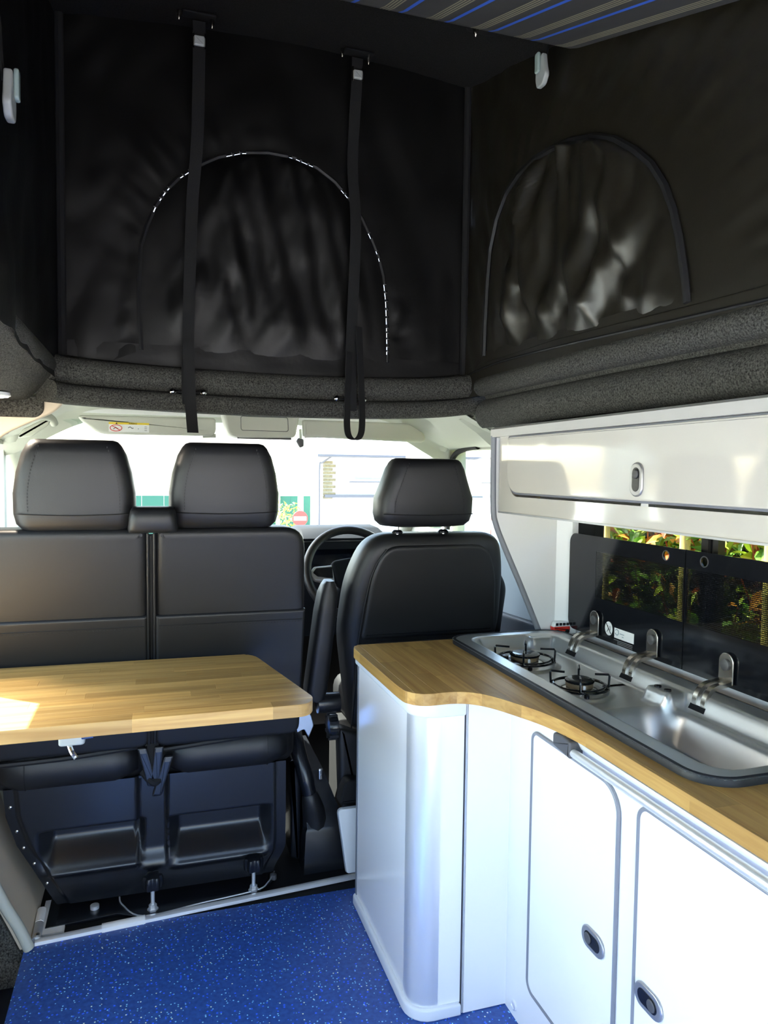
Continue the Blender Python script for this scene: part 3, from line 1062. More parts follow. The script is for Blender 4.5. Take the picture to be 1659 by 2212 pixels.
LEAN = 0.235
bench = thing('bench_seat', 'double passenger seat in black leather with two headrests and black pedestal', 'seat', (0.0, 2.25, 0.0))
YB = 2.125   # rear face of the backs at z = 0.45
def back(name, pts, radii, w1, r=0.018, mat='leather', parent=None, lean=LEAN, yb=YB, puff=0.0):
    o = rpoly(pts, radii)
    return build(name, MB().slab(o, -0.13, w1, mapXZ(yb, lean, 0.45), r, 5, True, 0.0), mat, parent or bench, angle=60)
# outer (left) and inner (right) backs; the map-pocket below each
for x0, x1, left in ((-0.44, -0.014, True), (0.004, 0.412, False)):
    rr_ = [0.004, 0.004, 0.012, 0.05] if left else [0.004, 0.004, 0.06, 0.012]
    b = back('backrest', [(x0, 0.835), (x1, 0.835), (x1 - (0 if left else 0.012), 1.097), (x0 + (0.012 if left else 0), 1.097)], rr_, 0.0, 0.020, puff=0.004)
    pk = back('map_pocket', [(x0, 0.47), (x1, 0.47), (x1, 0.862), (x0, 0.862)], [0.03, 0.03, 0.004, 0.004], 0.006, 0.010)
    build('pocket_seam', MB().tube([(x0 + 0.01 + (x1 - x0 - 0.02) * k / 6, YB - LEAN * (0.832 - 0.45) - 0.0065, 0.832) for k in range(7)], 0.0014, 6), 'leather_seam', pk)
    st = MB()
    for k in range(46):
        x = x0 + 0.012 + (x1 - x0 - 0.024) * k / 45
        z = 0.826
        st.box(x - 0.0022, x + 0.0022, YB - LEAN * (z - 0.45) - 0.0075, YB - LEAN * (z - 0.45) - 0.004, z - 0.0008, z + 0.0008)
    s_ = build('stitching', st, 'leather_seam', pk, smooth=False)
    s_['kind'] = 'stuff'
    # hem of the cover and the seat cushion roll below it
    build('cover_hem', MB().tube(bez([(x0 + 0.01, YB + 0.012, 0.452), (x0 + 0.5 * (x1 - x0), YB + 0.005, 0.458 if left else 0.468), (x1 - 0.005, YB + 0.008, 0.472 if left else 0.482)], 8), 0.008, 8), 'leather_seam', bench)
    zc = (0.395, 0.412) if left else (0.418, 0.405)
    xa, xb = (x0 + 0.03, x1 - 0.03) if left else (x0 + 0.03, x1 - 0.03)
    rs = []
    for k in range(13):
        q = k / 12
        e = min(1.0, 0.55 + 3.0 * min(q, 1 - q))
        x = xa + (xb - xa) * q
        z = 0.425
        rs.append([(x, 2.175 + 0.05 * e * math.cos(2 * PI * j / 16), z + 0.062 * e * math.sin(2 * PI * j / 16)) for j in range(16)])
    cu = build('seat_cushion_roll', MB().rings(rs), 'leather', bench, angle=80)
    xs = xa + 0.075 if left else xb - 0.06
    build('seam', MB().tube([(xs, 2.175 + 0.0505 * math.cos(a), 0.425 + 0.0625 * math.sin(a)) for a in [PI * (0.6 + 0.9 * k / 10) for k in range(11)]], 0.0013, 6), 'leather_seam', cu)
    build('seat_cushion', MB().slab(rrect(x0, x1, 2.16, 2.62, 0.05), 0.36, 0.50, mapXY(0), 0.04), 'leather', bench)
# seam between the backs, and the belt box on top
build('centre_seam', MB().tube([(-0.005, YB + 0.012 - LEAN * (z - 0.45), z) for z in (0.47, 0.7, 0.9, 1.08)], 0.010, 8), 'leather_seam', bench)
for dx in (-0.014, 0.004):
    build('piping', MB().tube([(-0.005 + dx * 0.9 + 0.004, YB - 0.001 - LEAN * (z - 0.45), z) for z in (0.48, 0.7, 0.9, 1.085)], 0.0035, 8), 'leather', bench)
rs = []
for t, hw_, d_ in ((0.0, 0.058, 0.05), (0.15, 0.060, 0.056), (0.6, 0.057, 0.056), (0.85, 0.054, 0.05), (0.97, 0.050, 0.04), (1.0, 0.044, 0.03)):
    rs.append(ring_rr(hw_, 1.955 - d_ - 0.012 * t, 1.955 + d_ - 0.012 * t, 0.02, 1.092 + 0.064 * t, 0.0))
build('belt_guide', MB().rings(rs), 'leather', bench, angle=80)
headrest(bench, -0.186, 2.02, 1.090, 0.144, 0.108, 1.322)
headrest(bench, 0.184, 2.02, 1.093, 0.144, 0.108, 1.322)

# pedestal with two moulded hand recesses
def ped(u, v):
    z = 0.03 + 0.345 * v
    pl = [(0.03, -0.262), (0.06, -0.278), (0.14, -0.318), (0.217, -0.360), (0.30, -0.386), (0.375, -0.392)]
    xl = pl[-1][1]
    for (za, xa), (zb, xb) in zip(pl, pl[1:]):
        if za <= z <= zb + 1e-9:
            xl = xa + (xb - xa) * (z - za) / (zb - za)
            break
    xr = 0.345 + 0.035 * smooth01((z - 0.03) / 0.09)
    x = xl + (xr - xl) * u
    y = 2.150 + 0.10 * max(0.0, 0.12 - z)
    def rec(xa, xb, za, zb, depth, s=0.022):
        a = smooth01((x - xa) / s) * smooth01((xb - x) / s)
        b = smooth01((z - za) / (s * 0.9)) * smooth01((zb - z) / s)
        return depth * a * b
    for xa, xb, za, zb in ((-0.312, -0.022, 0.128, 0.250), (0.028, 0.340, 0.105, 0.250)):
        side = smooth01((x - xa) / 0.045) * smooth01((xb - x) / 0.035)
        topw = smooth01((zb - z) / 0.016)
        ramp = smooth01((z - za) / 0.085)
        y += 0.055 * side * topw * ramp
        y -= 0.006 * side * math.exp(-((z - za + 0.004) / 0.008) ** 2)
    # channel between the halves, step along the left edge
    y += 0.020 * smooth01((x + 0.052) / 0.014) * smooth01((0.040 - x) / 0.012) * smooth01((z - 0.10) / 0.06)
    y += 0.007 * smooth01((xl + 0.036 - x) / 0.008)
    y += 0.006 * smooth01((x - xr + 0.036) / 0.006)
    return (x, y, z)
mb = MB().grid(ped, 170, 90)
pd = build('pedestal', mb, 'black_plastic', bench, angle=80)
build('pedestal_side', MB().rings([[ped(0, k / 12) for k in range(13)], [(ped(0, k / 12)[0] - 0.002, 2.50, ped(0, k / 12)[2]) for k in range(13)]], cap=False, closed=False), 'black_plastic', bench)
build('pedestal_side', MB().rings([[ped(1, k / 12) for k in range(13)], [(ped(1, k / 12)[0] + 0.002, 2.50, ped(1, k / 12)[2]) for k in range(13)]], cap=False, closed=False), 'black_plastic', bench)
build('pedestal_top', MB().box(-0.39, 0.38, 2.165, 2.5, 0.366, 0.372), 'black_plastic', bench)
for v in (0.86, 0.66, 0.52, 0.38, 0.2):
    p = ped(0.018, v)
    build('rivet', MB().lathe((p[0], p[1], p[2]), [(0.0045, 0.001), (0.004, -0.002), (0.0015, -0.0035)], 'y', 10), 'nickel', pd)
# base plate and its wavy edge
build('base_plate', MB().slab([(-0.285, 2.10), (-0.10, 2.115), (-0.03, 2.075), (0.29, 2.105), (0.345, 2.16), (0.36, 2.26), (-0.285, 2.26)], -0.004, 0.003, mapXY(0.003), 0.001), 'black_plastic', bench)
build('plate_edge', MB().tube(bez([(-0.098, 2.186, 0.012), (-0.088, 2.15, 0.008), (-0.03, 2.080, 0.007), (0.13, 2.098, 0.007), (0.285, 2.118, 0.007), (0.325, 2.145, 0.010), (0.352, 2.19, 0.016)], 6), 0.0022, 6), 'alu', bench)
build('fixing_bolt', MB().lathe((-0.163, 2.158, 0.004), [(0.012, 0), (0.012, 0.012), (0.006, 0.013), (0.001, 0.013)], 'z', 14), 'alu_bright', bench)
build('fixing_bolt', MB().lathe((0.345, 2.17, 0.004), [(0.011, 0), (0.010, 0.014), (0.004, 0.018)], 'z', 14), 'handle_grey', bench)

def star_knob(cx, cy):
    build('bolt', MB().lathe((cx, cy, 0.006), [(0.0055, 0), (0.0055, 0.075)], 'z', 12), 'alu', bench)
    build('nut', MB().lathe((cx, cy, 0.006), [(0.015, 0), (0.015, 0.005), (0.011, 0.006), (0.011, 0.016), (0.006, 0.017)], 'z', 6), 'alu', bench, smooth=False)
    rs = []
    for q, h in ((0.55, 0.066), (0.95, 0.072), (1.0, 0.082), (1.0, 0.098), (0.9, 0.106), (0.5, 0.110)):
        ring = []
        for k in range(48):
            a = 2 * PI * k / 48
            r = 0.0255 * (1 + 0.14 * math.cos(6 * a)) * q
            ring.append((cx + r * math.cos(a), cy + r * math.sin(a), h))
        rs.append(ring)
    build('clamp_knob', MB().rings(rs), 'black_plastic', bench)
star_knob(-0.006, 2.105)
star_knob(0.279, 2.122)
# belt buckles between the cushions
for x, z, tl in ((-0.03, 0.462, -0.25), (0.012, 0.462, 0.12), (0.036, 0.432, 0.3)):
    M = lambda u, v, w, x=x, z=z, tl=tl: (x + u + v * tl, 2.118 - w, z + v)
    s_ = build('belt_buckle', MB().slab(rrect(-0.013, 0.013, -0.10, 0.012, 0.005), -0.008, 0.012, M, 0.004), 'black_plastic', bench)
    build('buckle_slot', MB().slab(rrect(-0.008, 0.008, -0.004, 0.008, 0.002), 0.012, 0.0135, M, 0.0005), 'handle_grey', s_)
build('buckle_mount', MB().tube(bez([(-0.03, 2.13, 0.40), (0.0, 2.11, 0.372), (0.03, 2.13, 0.39)], 6), 0.012, 8), 'black_matt', bench)
build('belt_webbing', MB().ribbon(bez([(0.0, 2.125, 0.49), (-0.006, 2.112, 0.45), (0.0, 2.108, 0.39)], 6), (1, 0, 0), 0.03, 0.002, (0, 1, 0)), 'webbing', bench)

# ---- driver's seat
drv = thing('driver_seat', 'single black leather driver seat with armrest, seen from behind at the wheel', 'seat', (0.80, 2.3, 0.0))
YD, LD = 2.20, 0.225
def dback(name, pts, radii, w0, w1, r, mat='leather', puff=0.0):
    return build(name, MB().slab(rpoly(pts, radii), w0, w1, mapXZ(YD, LD, 0.45), r, 6, True, 0.0), mat, drv, angle=60)
dback('backrest', [(0.605, 0.42), (1.00, 0.42), (1.085, 0.75), (1.075, 0.95), (1.045, 1.065), (0.618, 1.065), (0.562, 0.93), (0.548, 0.75)], [0.03, 0.03, 0.06, 0.06, 0.07, 0.07, 0.06, 0.06], -0.14, 0.0, 0.05)
dback('back_cover', [(0.602, 0.735), (1.055, 0.735), (1.035, 0.93), (0.995, 1.03), (0.66, 1.03), (0.622, 0.94)], [0.02, 0.02, 0.04, 0.05, 0.05, 0.04], -0.02, 0.010, 0.012, puff=0.008)
dback('lower_cover', [(0.600, 0.44), (1.01, 0.44), (1.055, 0.725), (0.590, 0.725)], [0.02, 0.02, 0.02, 0.02], -0.02, 0.004, 0.008)
b_ = dback('side_bolster', [(1.06, 0.60), (1.115, 0.66), (1.118, 0.88), (1.085, 0.93), (1.05, 0.92), (1.04, 0.70)], 0.03, -0.20, -0.05, 0.03)
# contour seam from shoulder to waist
build('seam', MB().tube(bez([(x, YD - LD * (z - 0.45) - 0.004, z) for x, z in ((0.595, 0.43), (0.598, 0.58), (0.598, 0.72), (0.610, 0.86), (0.630, 0.96), (0.665, 1.02))], 8), 0.0022, 6), 'leather_seam', drv)
build('seam', MB().tube([(x, YD - LD * 0.07 - 0.0055, 0.52) for x in (0.605, 0.8, 1.01)], 0.0014, 6), 'leather_seam', drv)
headrest(drv, 0.783, 2.09, 1.086, 0.152, 0.108, 1.292, d=0.12, posts=0.075, curve=1.15)
# seat cushion, base, armrest, recliner wheel
build('seat_cushion', MB().slab(rrect(0.64, 1.05, 2.20, 2.68, 0.06), 0.36, 0.50, mapXY(0), 0.05), 'leather', drv)
build('seat_base', MB().slab([(0.62, 2.16), (1.03, 2.16), (1.03, 2.60), (0.62, 2.60)], 0.0, 0.36, mapXY(0), 0.02), 'black_matt', drv)
build('side_valance', MB().slab(rpoly([(0.555, 0.20), (0.63, 0.16), (0.64, 0.42), (0.545, 0.46)], 0.02), -0.05, 0.01, mapXZ(2.17), 0.012), 'leather', drv)
am = MB()
rs = []
for t, hw_, y0 in ((0.0, 0.020, 0.0), (0.02, 0.028, 0.0), (0.10, 0.032, 0), (0.75, 0.030, 0.0), (0.9, 0.027, 0.0), (0.97, 0.021, 0.0), (1.0, 0.012, 0.0)):
    z = 0.548 + 0.375 * t
    y = 2.18 - 0.14 * (z - 0.55)
    d_ = 0.035 if t < 0.9 else 0.035 * (0.85 if t < 0.95 else 0.55)
    rs.append([(x + 0.012 * t, yy, zz) for x, yy, zz in ring_rr(hw_, y - d_ + 0.0, y + d_ + 0.02, 0.02, z, 0.472 + 0.02 * t)])
ar = build('armrest', am.rings(rs), 'leather', drv, angle=70)
build('armrest_hinge', MB().lathe((0.50, 2.18, 0.535), [(0.03, -0.02), (0.032, 0.0), (0.03, 0.05), (0.01, 0.055)], 'x', 18), 'black_plastic', drv)
rw = build('recliner_wheel', MB().lathe((0.545, 2.19, 0.455), [(0.012, -0.03), (0.032, -0.028), (0.038, -0.02), (0.038, 0.0), (0.02, 0.004)], 'x', 20), 'black_plastic', drv)
for k in range(10):
    a = 2 * PI * k / 10
    rw_ = MB().box(0.516, 0.545, 2.19 + 0.037 * math.cos(a) - 0.004, 2.19 + 0.037 * math.cos(a) + 0.004, 0.455 + 0.037 * math.sin(a) - 0.004, 0.455 + 0.037 * math.sin(a) + 0.004)
    build('grip_rib', rw_, 'black_plastic', rw)
build('metal_bracket', MB().slab(rpoly([(0.425, 0.485), (0.445, 0.50), (0.478, 0.475), (0.488, 0.44), (0.470, 0.40), (0.455, 0.43), (0.432, 0.42)], 0.006), 0, 0.006, mapXZ(2.26), 0.002), 'chrome', drv)
build('swivel_block', MB().slab(rpoly([(0.535, 0.235), (0.64, 0.235), (0.64, 0.30), (0.56, 0.31), (0.545, 0.28)], 0.012), -0.03, 0.02, mapXZ(2.13), 0.008), 'black_matt', drv)

# ---- handbrake console between the seats
hb = thing('handbrake_console', 'black plastic handbrake console on the floor between the seats', 'console', (0.50, 2.25, 0.0))
mb = MB()
mb.rings([[(0.44, 2.17, 0.0), (0.585, 2.17, 0.0), (0.585, 2.55, 0.0), (0.44, 2.55, 0.0)],
          [(0.447, 2.175, 0.13), (0.578, 2.175, 0.13), (0.575, 2.55, 0.15), (0.45, 2.55, 0.15)],
          [(0.452, 2.18, 0.14), (0.574, 2.18, 0.14), (0.57, 2.55, 0.16), (0.455, 2.55, 0.16)],
          [(0.446, 2.26, 0.29), (0.520, 2.26, 0.29), (0.52, 2.55, 0.30), (0.446, 2.55, 0.30)]])
build('housing', mb, 'black_plastic', hb, angle=30)
build('lever', MB().tube(bez([(0.472, 2.20, 0.19), (0.455, 2.205, 0.28), (0.436, 2.24, 0.36), (0.43, 2.30, 0.43)], 8), [0.022] * 8 + [0.024] * 12 + [0.022] * 5, 12), 'black_plastic', hb)
build('gaiter', MB().tube(bez([(0.490, 2.22, 0.115), (0.480, 2.21, 0.17), (0.468, 2.20, 0.22), (0.462, 2.20, 0.245)], 6), [0.044 - 0.021 * k / 18 for k in range(19)], 12), 'leather', hb)
build('lever_pawl', MB().slab(rrect(0.497, 0.512, 0.27, 0.305, 0.005), 0, 0.008, mapXZ(2.235), 0.003), 'chrome', hb)
build('side_pocket', MB().slab(rpoly([(0.412, 0.02), (0.442, 0.01), (0.445, 0.30), (0.41, 0.35)], 0.01), -0.1, 0.0, mapXZ(2.24), 0.008), 'black_plastic', hb)
wp = MB().slab(rpoly([(0.557, 0.030), (0.66, 0.030), (0.66, 0.232), (0.527, 0.232)], [0.008, 0.01, 0.01, 0.016]), 0, 0.012, mapXZ(2.10), 0.003)
wp_ = tag(build('cover_panel', wp, 'plate'), 'pale rounded cover panel standing behind the driver seat base beside the white cabinet', 'panel')
build('panel_rim', MB().tube([(u, 2.099, v) for u, v in rpoly([(0.557, 0.030), (0.66, 0.030), (0.66, 0.232), (0.527, 0.232)], [0.008, 0.01, 0.01, 0.016])], 0.003, 6, closed=True), 'grey_trim', wp_)

# ================================================================== cab furniture
dash = thing('dashboard', 'dark dashboard below the windscreen with an instrument screen', 'dashboard', (0.35, 3.2, 0.85))
prof = [(3.03, 0.55), (3.0, 0.78), (3.02, 0.88), (3.08, 0.945), (3.2, 0.975), (3.45, 0.955), (3.54, 0.93), (3.54, 0.55)]
build('dash_body', MB().rings([[(x, y, z) for y, z in prof] for x in (XL + 0.01, XL + 0.05, XR - 0.05, XR - 0.01)]), 'dash', dash)
hood = [(2.93, 0.93), (2.93, 0.975), (2.99, 1.012), (3.12, 1.018), (3.2, 0.985), (3.2, 0.9)]
build('instrument_hood', MB().rings([[(x, y + (0.03 if i in (0, 4) else 0), z - (0.02 if i in (0, 4) else 0)) for y, z in hood] for i, x in enumerate((0.55, 0.585, 0.75, 0.92, 0.95))]), 'dash', dash)
build('instrument_screen', MB().slab(rrect(0.60, 0.90, 0.855, 0.955, 0.02), -0.03, 0.0, mapXZ(2.985, -0.3, 0.9), 0.005), 'screen', dash)
build('dash_seam', MB().tube([(0.57, 2.928, 0.962), (0.75, 2.926, 0.964), (0.93, 2.928, 0.962)], 0.0015, 6), 'handle_grey', dash)
# steering wheel, tilted
sw = thing('steering_wheel', 'black leather steering wheel glimpsed between the seats', 'steering wheel', (0.735, 2.72, 0.88))
C0, TL = Vector((0.735, 2.72, 0.862)), math.radians(62)
def MW(a, b, c):       # a right, b up in the wheel plane, c toward the driver
    return (C0.x + a, C0.y + b * math.cos(TL) - c * math.sin(TL), C0.z + b * math.sin(TL) + c * math.cos(TL))
RW = 0.178
build('rim', MB().tube([MW(RW * math.cos(2 * PI * k / 64), RW * math.sin(2 * PI * k / 64), 0) for k in range(64)], 0.0165, 14, closed=True), 'leather', sw)
build('airbag_hub', MB().slab(rpoly([(-0.085, 0.045), (-0.07, -0.05), (0.0, -0.075), (0.07, -0.05), (0.085, 0.045), (0.0, 0.06)], 0.025), -0.035, 0.015, MW, 0.014), 'dash', sw)
for s_ in (-1, 1):
    sp = build('spoke', MB().slab(rpoly([(s_ * 0.075, 0.03), (s_ * 0.15, 0.025), (s_ * 0.172, 0.0), (s_ * 0.15, -0.03), (s_ * 0.075, -0.045)], 0.006), -0.015, 0.006, MW, 0.005), 'silver_trim', sw)
    kp = build('key_pad', MB().slab(rpoly([(s_ * 0.08, 0.022), (s_ * 0.143, 0.018), (s_ * 0.157, 0.0), (s_ * 0.14, -0.016), (s_ * 0.08, -0.024)], 0.005), 0.004, 0.009, MW, 0.002), 'black_plastic', sp)
build('lower_spoke', MB().slab([(-0.02, -0.06), (0.02, -0.06), (0.03, -0.17), (-0.03, -0.17)], -0.015, 0.004, MW, 0.004), 'silver_trim', sw)
build('steering_column', MB().tube([MW(0, -0.01, -0.03), MW(0, -0.02, -0.30)], 0.045, 12), 'dash', sw)

# sun visors, overhead console, grab handle, window sensor
def visor(label, x0, x1, z0, z1, y, left):
    v = thing('sun_visor', label, 'sun visor', ((x0 + x1) / 2, y, z1), 'folded sun visors at the windscreen')
    rr_ = [0.03, 0.03, 0.014, 0.045] if left else [0.012, 0.045, 0.06, 0.012]
    pts = [(x0 + (0.02 if left else 0), z0), (x1 - (0 if left else 0.0), z0 + (0.004 if left else -0.012)), (x1 - (0.0 if left else 0.04), z1), (x0 - (0.07 if left else 0), z1 - (0.004 if left else 0))]
    build('visor_panel', MB().slab(rpoly(pts, rr_), -0.012, 0.012, mapXZ(y, -0.15, z1), 0.010), 'visor', v)
    xe = x1 - 0.03 if left else x0 + 0.03
    build('visor_clip', MB().tube([(xe - 0.02, y - 0.002, z0 + 0.004), (xe + 0.03, y - 0.002, z0 + 0.006)], 0.008, 8), 'cream', v)
    return v
v1 = visor('cream left sun visor carrying a yellow and white warning sticker', -0.21, 0.235, 1.378, 1.452, 2.93, True)
lb = build('warning_label', MB().slab(rrect(-0.155, -0.012, 1.388, 1.424, 0.001), 0.0125, 0.0132, mapXZ(2.93, -0.15, 1.452)), 'white', v1)
MV = lambda x0, z0: (lambda a, b, c: (x0 + a, 2.93 - 0.0136 - c - 0.15 * (1.452 - (z0 + b)) * -1 * -1, z0 + b))
def MVv(x0, z0):
    def f(a, b, c):
        z = z0 + b
        return mapXZ(2.93, -0.15, 1.452)(x0 + a, z, 0.0138 + c)
    return f
build('yellow_band', MB().slab(rrect(-0.155, -0.012, 1.4165, 1.424, 0.0005), 0.0132, 0.0136, mapXZ(2.93, -0.15, 1.452)), 'yellow', lb)
lettering('warning_text', 'AIRBAG', 0.0085, 'black_matt', lb, MVv(-0.085, 1.4172))
build('warning_triangle', MB().slab([(-0.132, 1.4172), (-0.124, 1.4172), (-0.128, 1.4235)], 0.0136, 0.0140, mapXZ(2.93, -0.15, 1.452)), 'black_matt', lb)
def ring2d(cx, cz, rx, rz, t, n=28):
    return [(cx + rx * math.cos(2 * PI * k / n), cz + rz * math.sin(2 * PI * k / n)) for k in range(n)]
fv = mapXZ(2.93, -0.15, 1.452)
build('prohibition_ring', MB().tube([fv(u, v, 0.0138) for u, v in ring2d(-0.130, 1.4025, 0.0205, 0.0115, 0)], 0.0013, 5, closed=True).tube([fv(-0.1445, 1.4105, 0.0138), fv(-0.1155, 1.3945, 0.0138)], 0.0012, 5), 'red', lb)
sc_ = MB()
sc_.tube([fv(-0.139, 1.398, 0.0136), fv(-0.131, 1.405, 0.0136), fv(-0.122, 1.399, 0.0136)], 0.0011, 5)
build('child_seat_mark', sc_, 'black_matt', lb)
sc_ = MB()
for a, b, c, d in ((-0.087, 1.404, -0.080, 1.408), (-0.080, 1.408, -0.073, 1.402), (-0.073, 1.402, -0.068, 1.404), (-0.052, 1.400, -0.050, 1.402)):
    sc_.tube([fv(a, b, 0.0136), fv(c, d, 0.0136)], 0.0012, 5)
for k in range(3):
    sc_.tube([fv(-0.029, 1.409 - 0.007 * k, 0.0136), fv(-0.020, 1.409 - 0.007 * k, 0.0136)], 0.0007, 4)
build('small_print', sc_, 'gutter', lb)['kind'] = 'stuff'
visor('cream right sun visor without any sticker, above the steering wheel', 0.575, 1.115, 1.388, 1.457, 2.93, False)
oc = thing('overhead_console', 'cream overhead console between the two sun visors', 'console', (0.41, 2.9, 1.46))
build('housing', MB().slab(rpoly([(0.275, 1.385), (0.32, 1.375), (0.535, 1.380), (0.556, 1.475), (0.255, 1.475)], [0.02, 0.01, 0.02, 0.01, 0.01]), -0.08, 0.03, mapXZ(2.90, -0.25, 1.47), 0.010), 'visor', oc)
build('storage_flap', MB().slab(rrect(0.325, 0.505, 1.405, 1.458, 0.008), 0.030, 0.033, mapXZ(2.90, -0.25, 1.47), 0.002), 'visor', oc)
build('flap_gap', MB().tube([mapXZ(2.90, -0.25, 1.47)(u, v, 0.0305) for u, v in rrect(0.324, 0.506, 1.404, 1.459, 0.008)], 0.0012, 5, closed=True), 'handle_grey', oc)
build('lamp_strip', MB().slab(rrect(0.31, 0.52, 1.372, 1.380, 0.003), 0.0, 0.02, mapXZ(2.90, -0.25, 1.47), 0.002), 'handle_grey', oc)
gh = thing('grab_handle', 'cream grab handle above the left end of the windscreen', 'handle', (-0.36, 2.75, 1.40))
build('grip', MB().tube(bez([(-0.462, 2.66, 1.365), (-0.445, 2.64, 1.392), (-0.40, 2.68, 1.418), (-0.362, 2.74, 1.428), (-0.338, 2.80, 1.424), (-0.330, 2.83, 1.405)], 8), [0.008] + [0.0135] * 39 + [0.010], 12), 'cream', gh)
build('backing', MB().slab(rpoly([(-0.445, 1.352), (-0.40, 1.358), (-0.345, 1.400), (-0.335, 1.425), (-0.36, 1.42), (-0.425, 1.385)], 0.008), 0, 0.012, mapXZ(2.80), 0.005), 'cream', gh)
wsn = thing('screen_sensor', 'small grey sensor at the top of the windscreen beside the overhead console', 'sensor', (0.565, 2.96, 1.38))
build('sensor_body', MB().slab(rpoly([(0.556, 1.372), (0.572, 1.345), (0.588, 1.352), (0.588, 1.380), (0.565, 1.386)], 0.005), 0, 0.02, mapXZ(2.97), 0.005), 'handle_grey', wsn)
build('sensor_stem', MB().tube([(0.575, 2.955, 1.38), (0.575, 2.965, 1.42)], 0.006, 8), 'cream', wsn)

# ================================================================== floor edging
ed = thing('floor_edging', 'pale metal edging strip where the blue floor ends at the seats', 'edging', (0.14, 2.08, 0.0))
d0, d1 = Vector((-0.302, 2.045, 0.0)), Vector((0.595, 2.116, 0.0))
def edge(a, b, hw_, h, mat, name):
    n_ = (b - a).normalized()
    s_ = Vector((-n_.y, n_.x, 0))
    pr = [(-hw_, 0.0), (-hw_ * 0.9, h * 0.7), (-hw_ * 0.4, h), (hw_ * 0.4, h), (hw_ * 0.9, h * 0.7), (hw_, 0.0)]
    return build(name, MB().rings([[p + s_ * q + Vector((0, 0, z)) for q, z in pr] for p in (a, b)]), mat, ed)
edge(d0, d1, 0.011, 0.012, 'alu_bright', 'strip')
edge(d0 + (d1 - d0) * 0.183, d0 + (d1 - d0) * 0.307, 0.014, 0.015, 'white', 'joint_sleeve')
edge(Vector((-0.300, 2.05, 0.001)), Vector((-0.302, 2.125, 0.001)), 0.012, 0.014, 'silver_trim', 'return_strip')
edge(Vector((-0.302, 2.125, 0.001)), Vector((-0.304, 2.19, 0.001)), 0.012, 0.015, 'white', 'return_cap')
build('corner_screw', MB().lathe((-0.299, 2.062, 0.013), [(0.007, 0), (0.007, 0.003), (0.003, 0.005), (0.0005, 0.005)], 'z', 12), 'nickel', ed)

# ================================================================== table
ZT = 0.74
tbl = thing('folding_table', 'oak butcher-block table on a post behind the black bench seat', 'table', (-0.05, 1.8, -0.089))
tout = rpoly([(-0.52, 1.548), (0.325, 1.556), (0.345, 1.60), (0.262, 2.036), (-0.52, 2.085)], [0.0, 0.035, 0.02, 0.055, 0.0])
tout = [(u, min(v, 2.046 - 0.02 * (u + 0.5))) for u, v in tout]

def clip(poly, x0, x1, y0, y1):
    def cut(pts, f, inter):
        out = []
        for i, p in enumerate(pts):
            q = pts[i - 1]
            if f(p):
                if not f(q): out.append(inter(q, p))
                out.append(p)
            elif f(q):
                out.append(inter(q, p))
        return out
    def ix(c):
        return lambda a, b: (c, a[1] + (b[1] - a[1]) * (c - a[0]) / (b[0] - a[0]))
    def iy(c):
        return lambda a, b: (a[0] + (b[0] - a[0]) * (c - a[1]) / (b[1] - a[1]), c)
    for f, g in ((lambda p: p[0] >= x0 - 1e-9, ix(x0)), (lambda p: p[0] <= x1 + 1e-9, ix(x1)), (lambda p: p[1] >= y0 - 1e-9, iy(y0)), (lambda p: p[1] <= y1 + 1e-9, iy(y1))):
        if len(poly) < 3: return []
        poly = cut(poly, f, g)
    out = []
    for p in poly:
        if not out or (Vector(p) - Vector(out[-1])).length > 1e-5:
            out.append(p)
    if len(out) > 1 and (Vector(out[0]) - Vector(out[-1])).length < 1e-5: out.pop()
    return out if len(out) > 2 else []

def area(p):
    return abs(sum(a[0] * b[1] - b[0] * a[1] for a, b in zip(p, p[1:] + p[:1]))) / 2

def stave(poly, z0, z1, mat, parent):
    if not poly or area(poly) < 2e-5: return
    g = 0.00025
    cx = sum(p[0] for p in poly) / len(poly)
    o = MB().slab(poly, z0, z1, mapXY(0), 0.0006, 2)
    return build('stave', o, mat, parent, smooth=False)

rng = random.Random(3)
y = 1.548
row = 0
W = 0.0433
while y < 2.09:
    x = -0.52 - rng.random() * 0.2
    while x < 0.36:
        L = rng.uniform(0.18, 0.36)
        stave(clip(tout, x, x + L, y, y + W), ZT - 0.028, ZT, 'oak_x', tbl)
        x += L
    y += W
build('table_post', MB().lathe((-0.42, 1.80, -0.089), [(0.10, 0.0), (0.10, 0.006), (0.03, 0.012), (0.028, 0.80)], 'z', 20), 'alu', tbl)
cl = MB().slab(rrect(-0.185, -0.135, 1.575, 1.66, 0.008), ZT - 0.052, ZT - 0.028, mapXY(0), 0.004)
lt = build('table_catch', cl, 'clip_white', tbl)
build('catch_lever', MB().tube(bez([(-0.165, 1.585, ZT - 0.050), (-0.158, 1.565, ZT - 0.060), (-0.150, 1.560, ZT - 0.072)], 6), 0.005, 8), 'chrome', lt)
build('catch_lever', MB().tube([(-0.140, 1.575, ZT - 0.035), (-0.118, 1.572, ZT - 0.033)], 0.005, 8), 'chrome', lt)

# ================================================================== kitchen
K = (1.25 - 0.768) / (1.25 - 0.778)
ZW = 0.768
YW = 1.945           # back end of the worktop
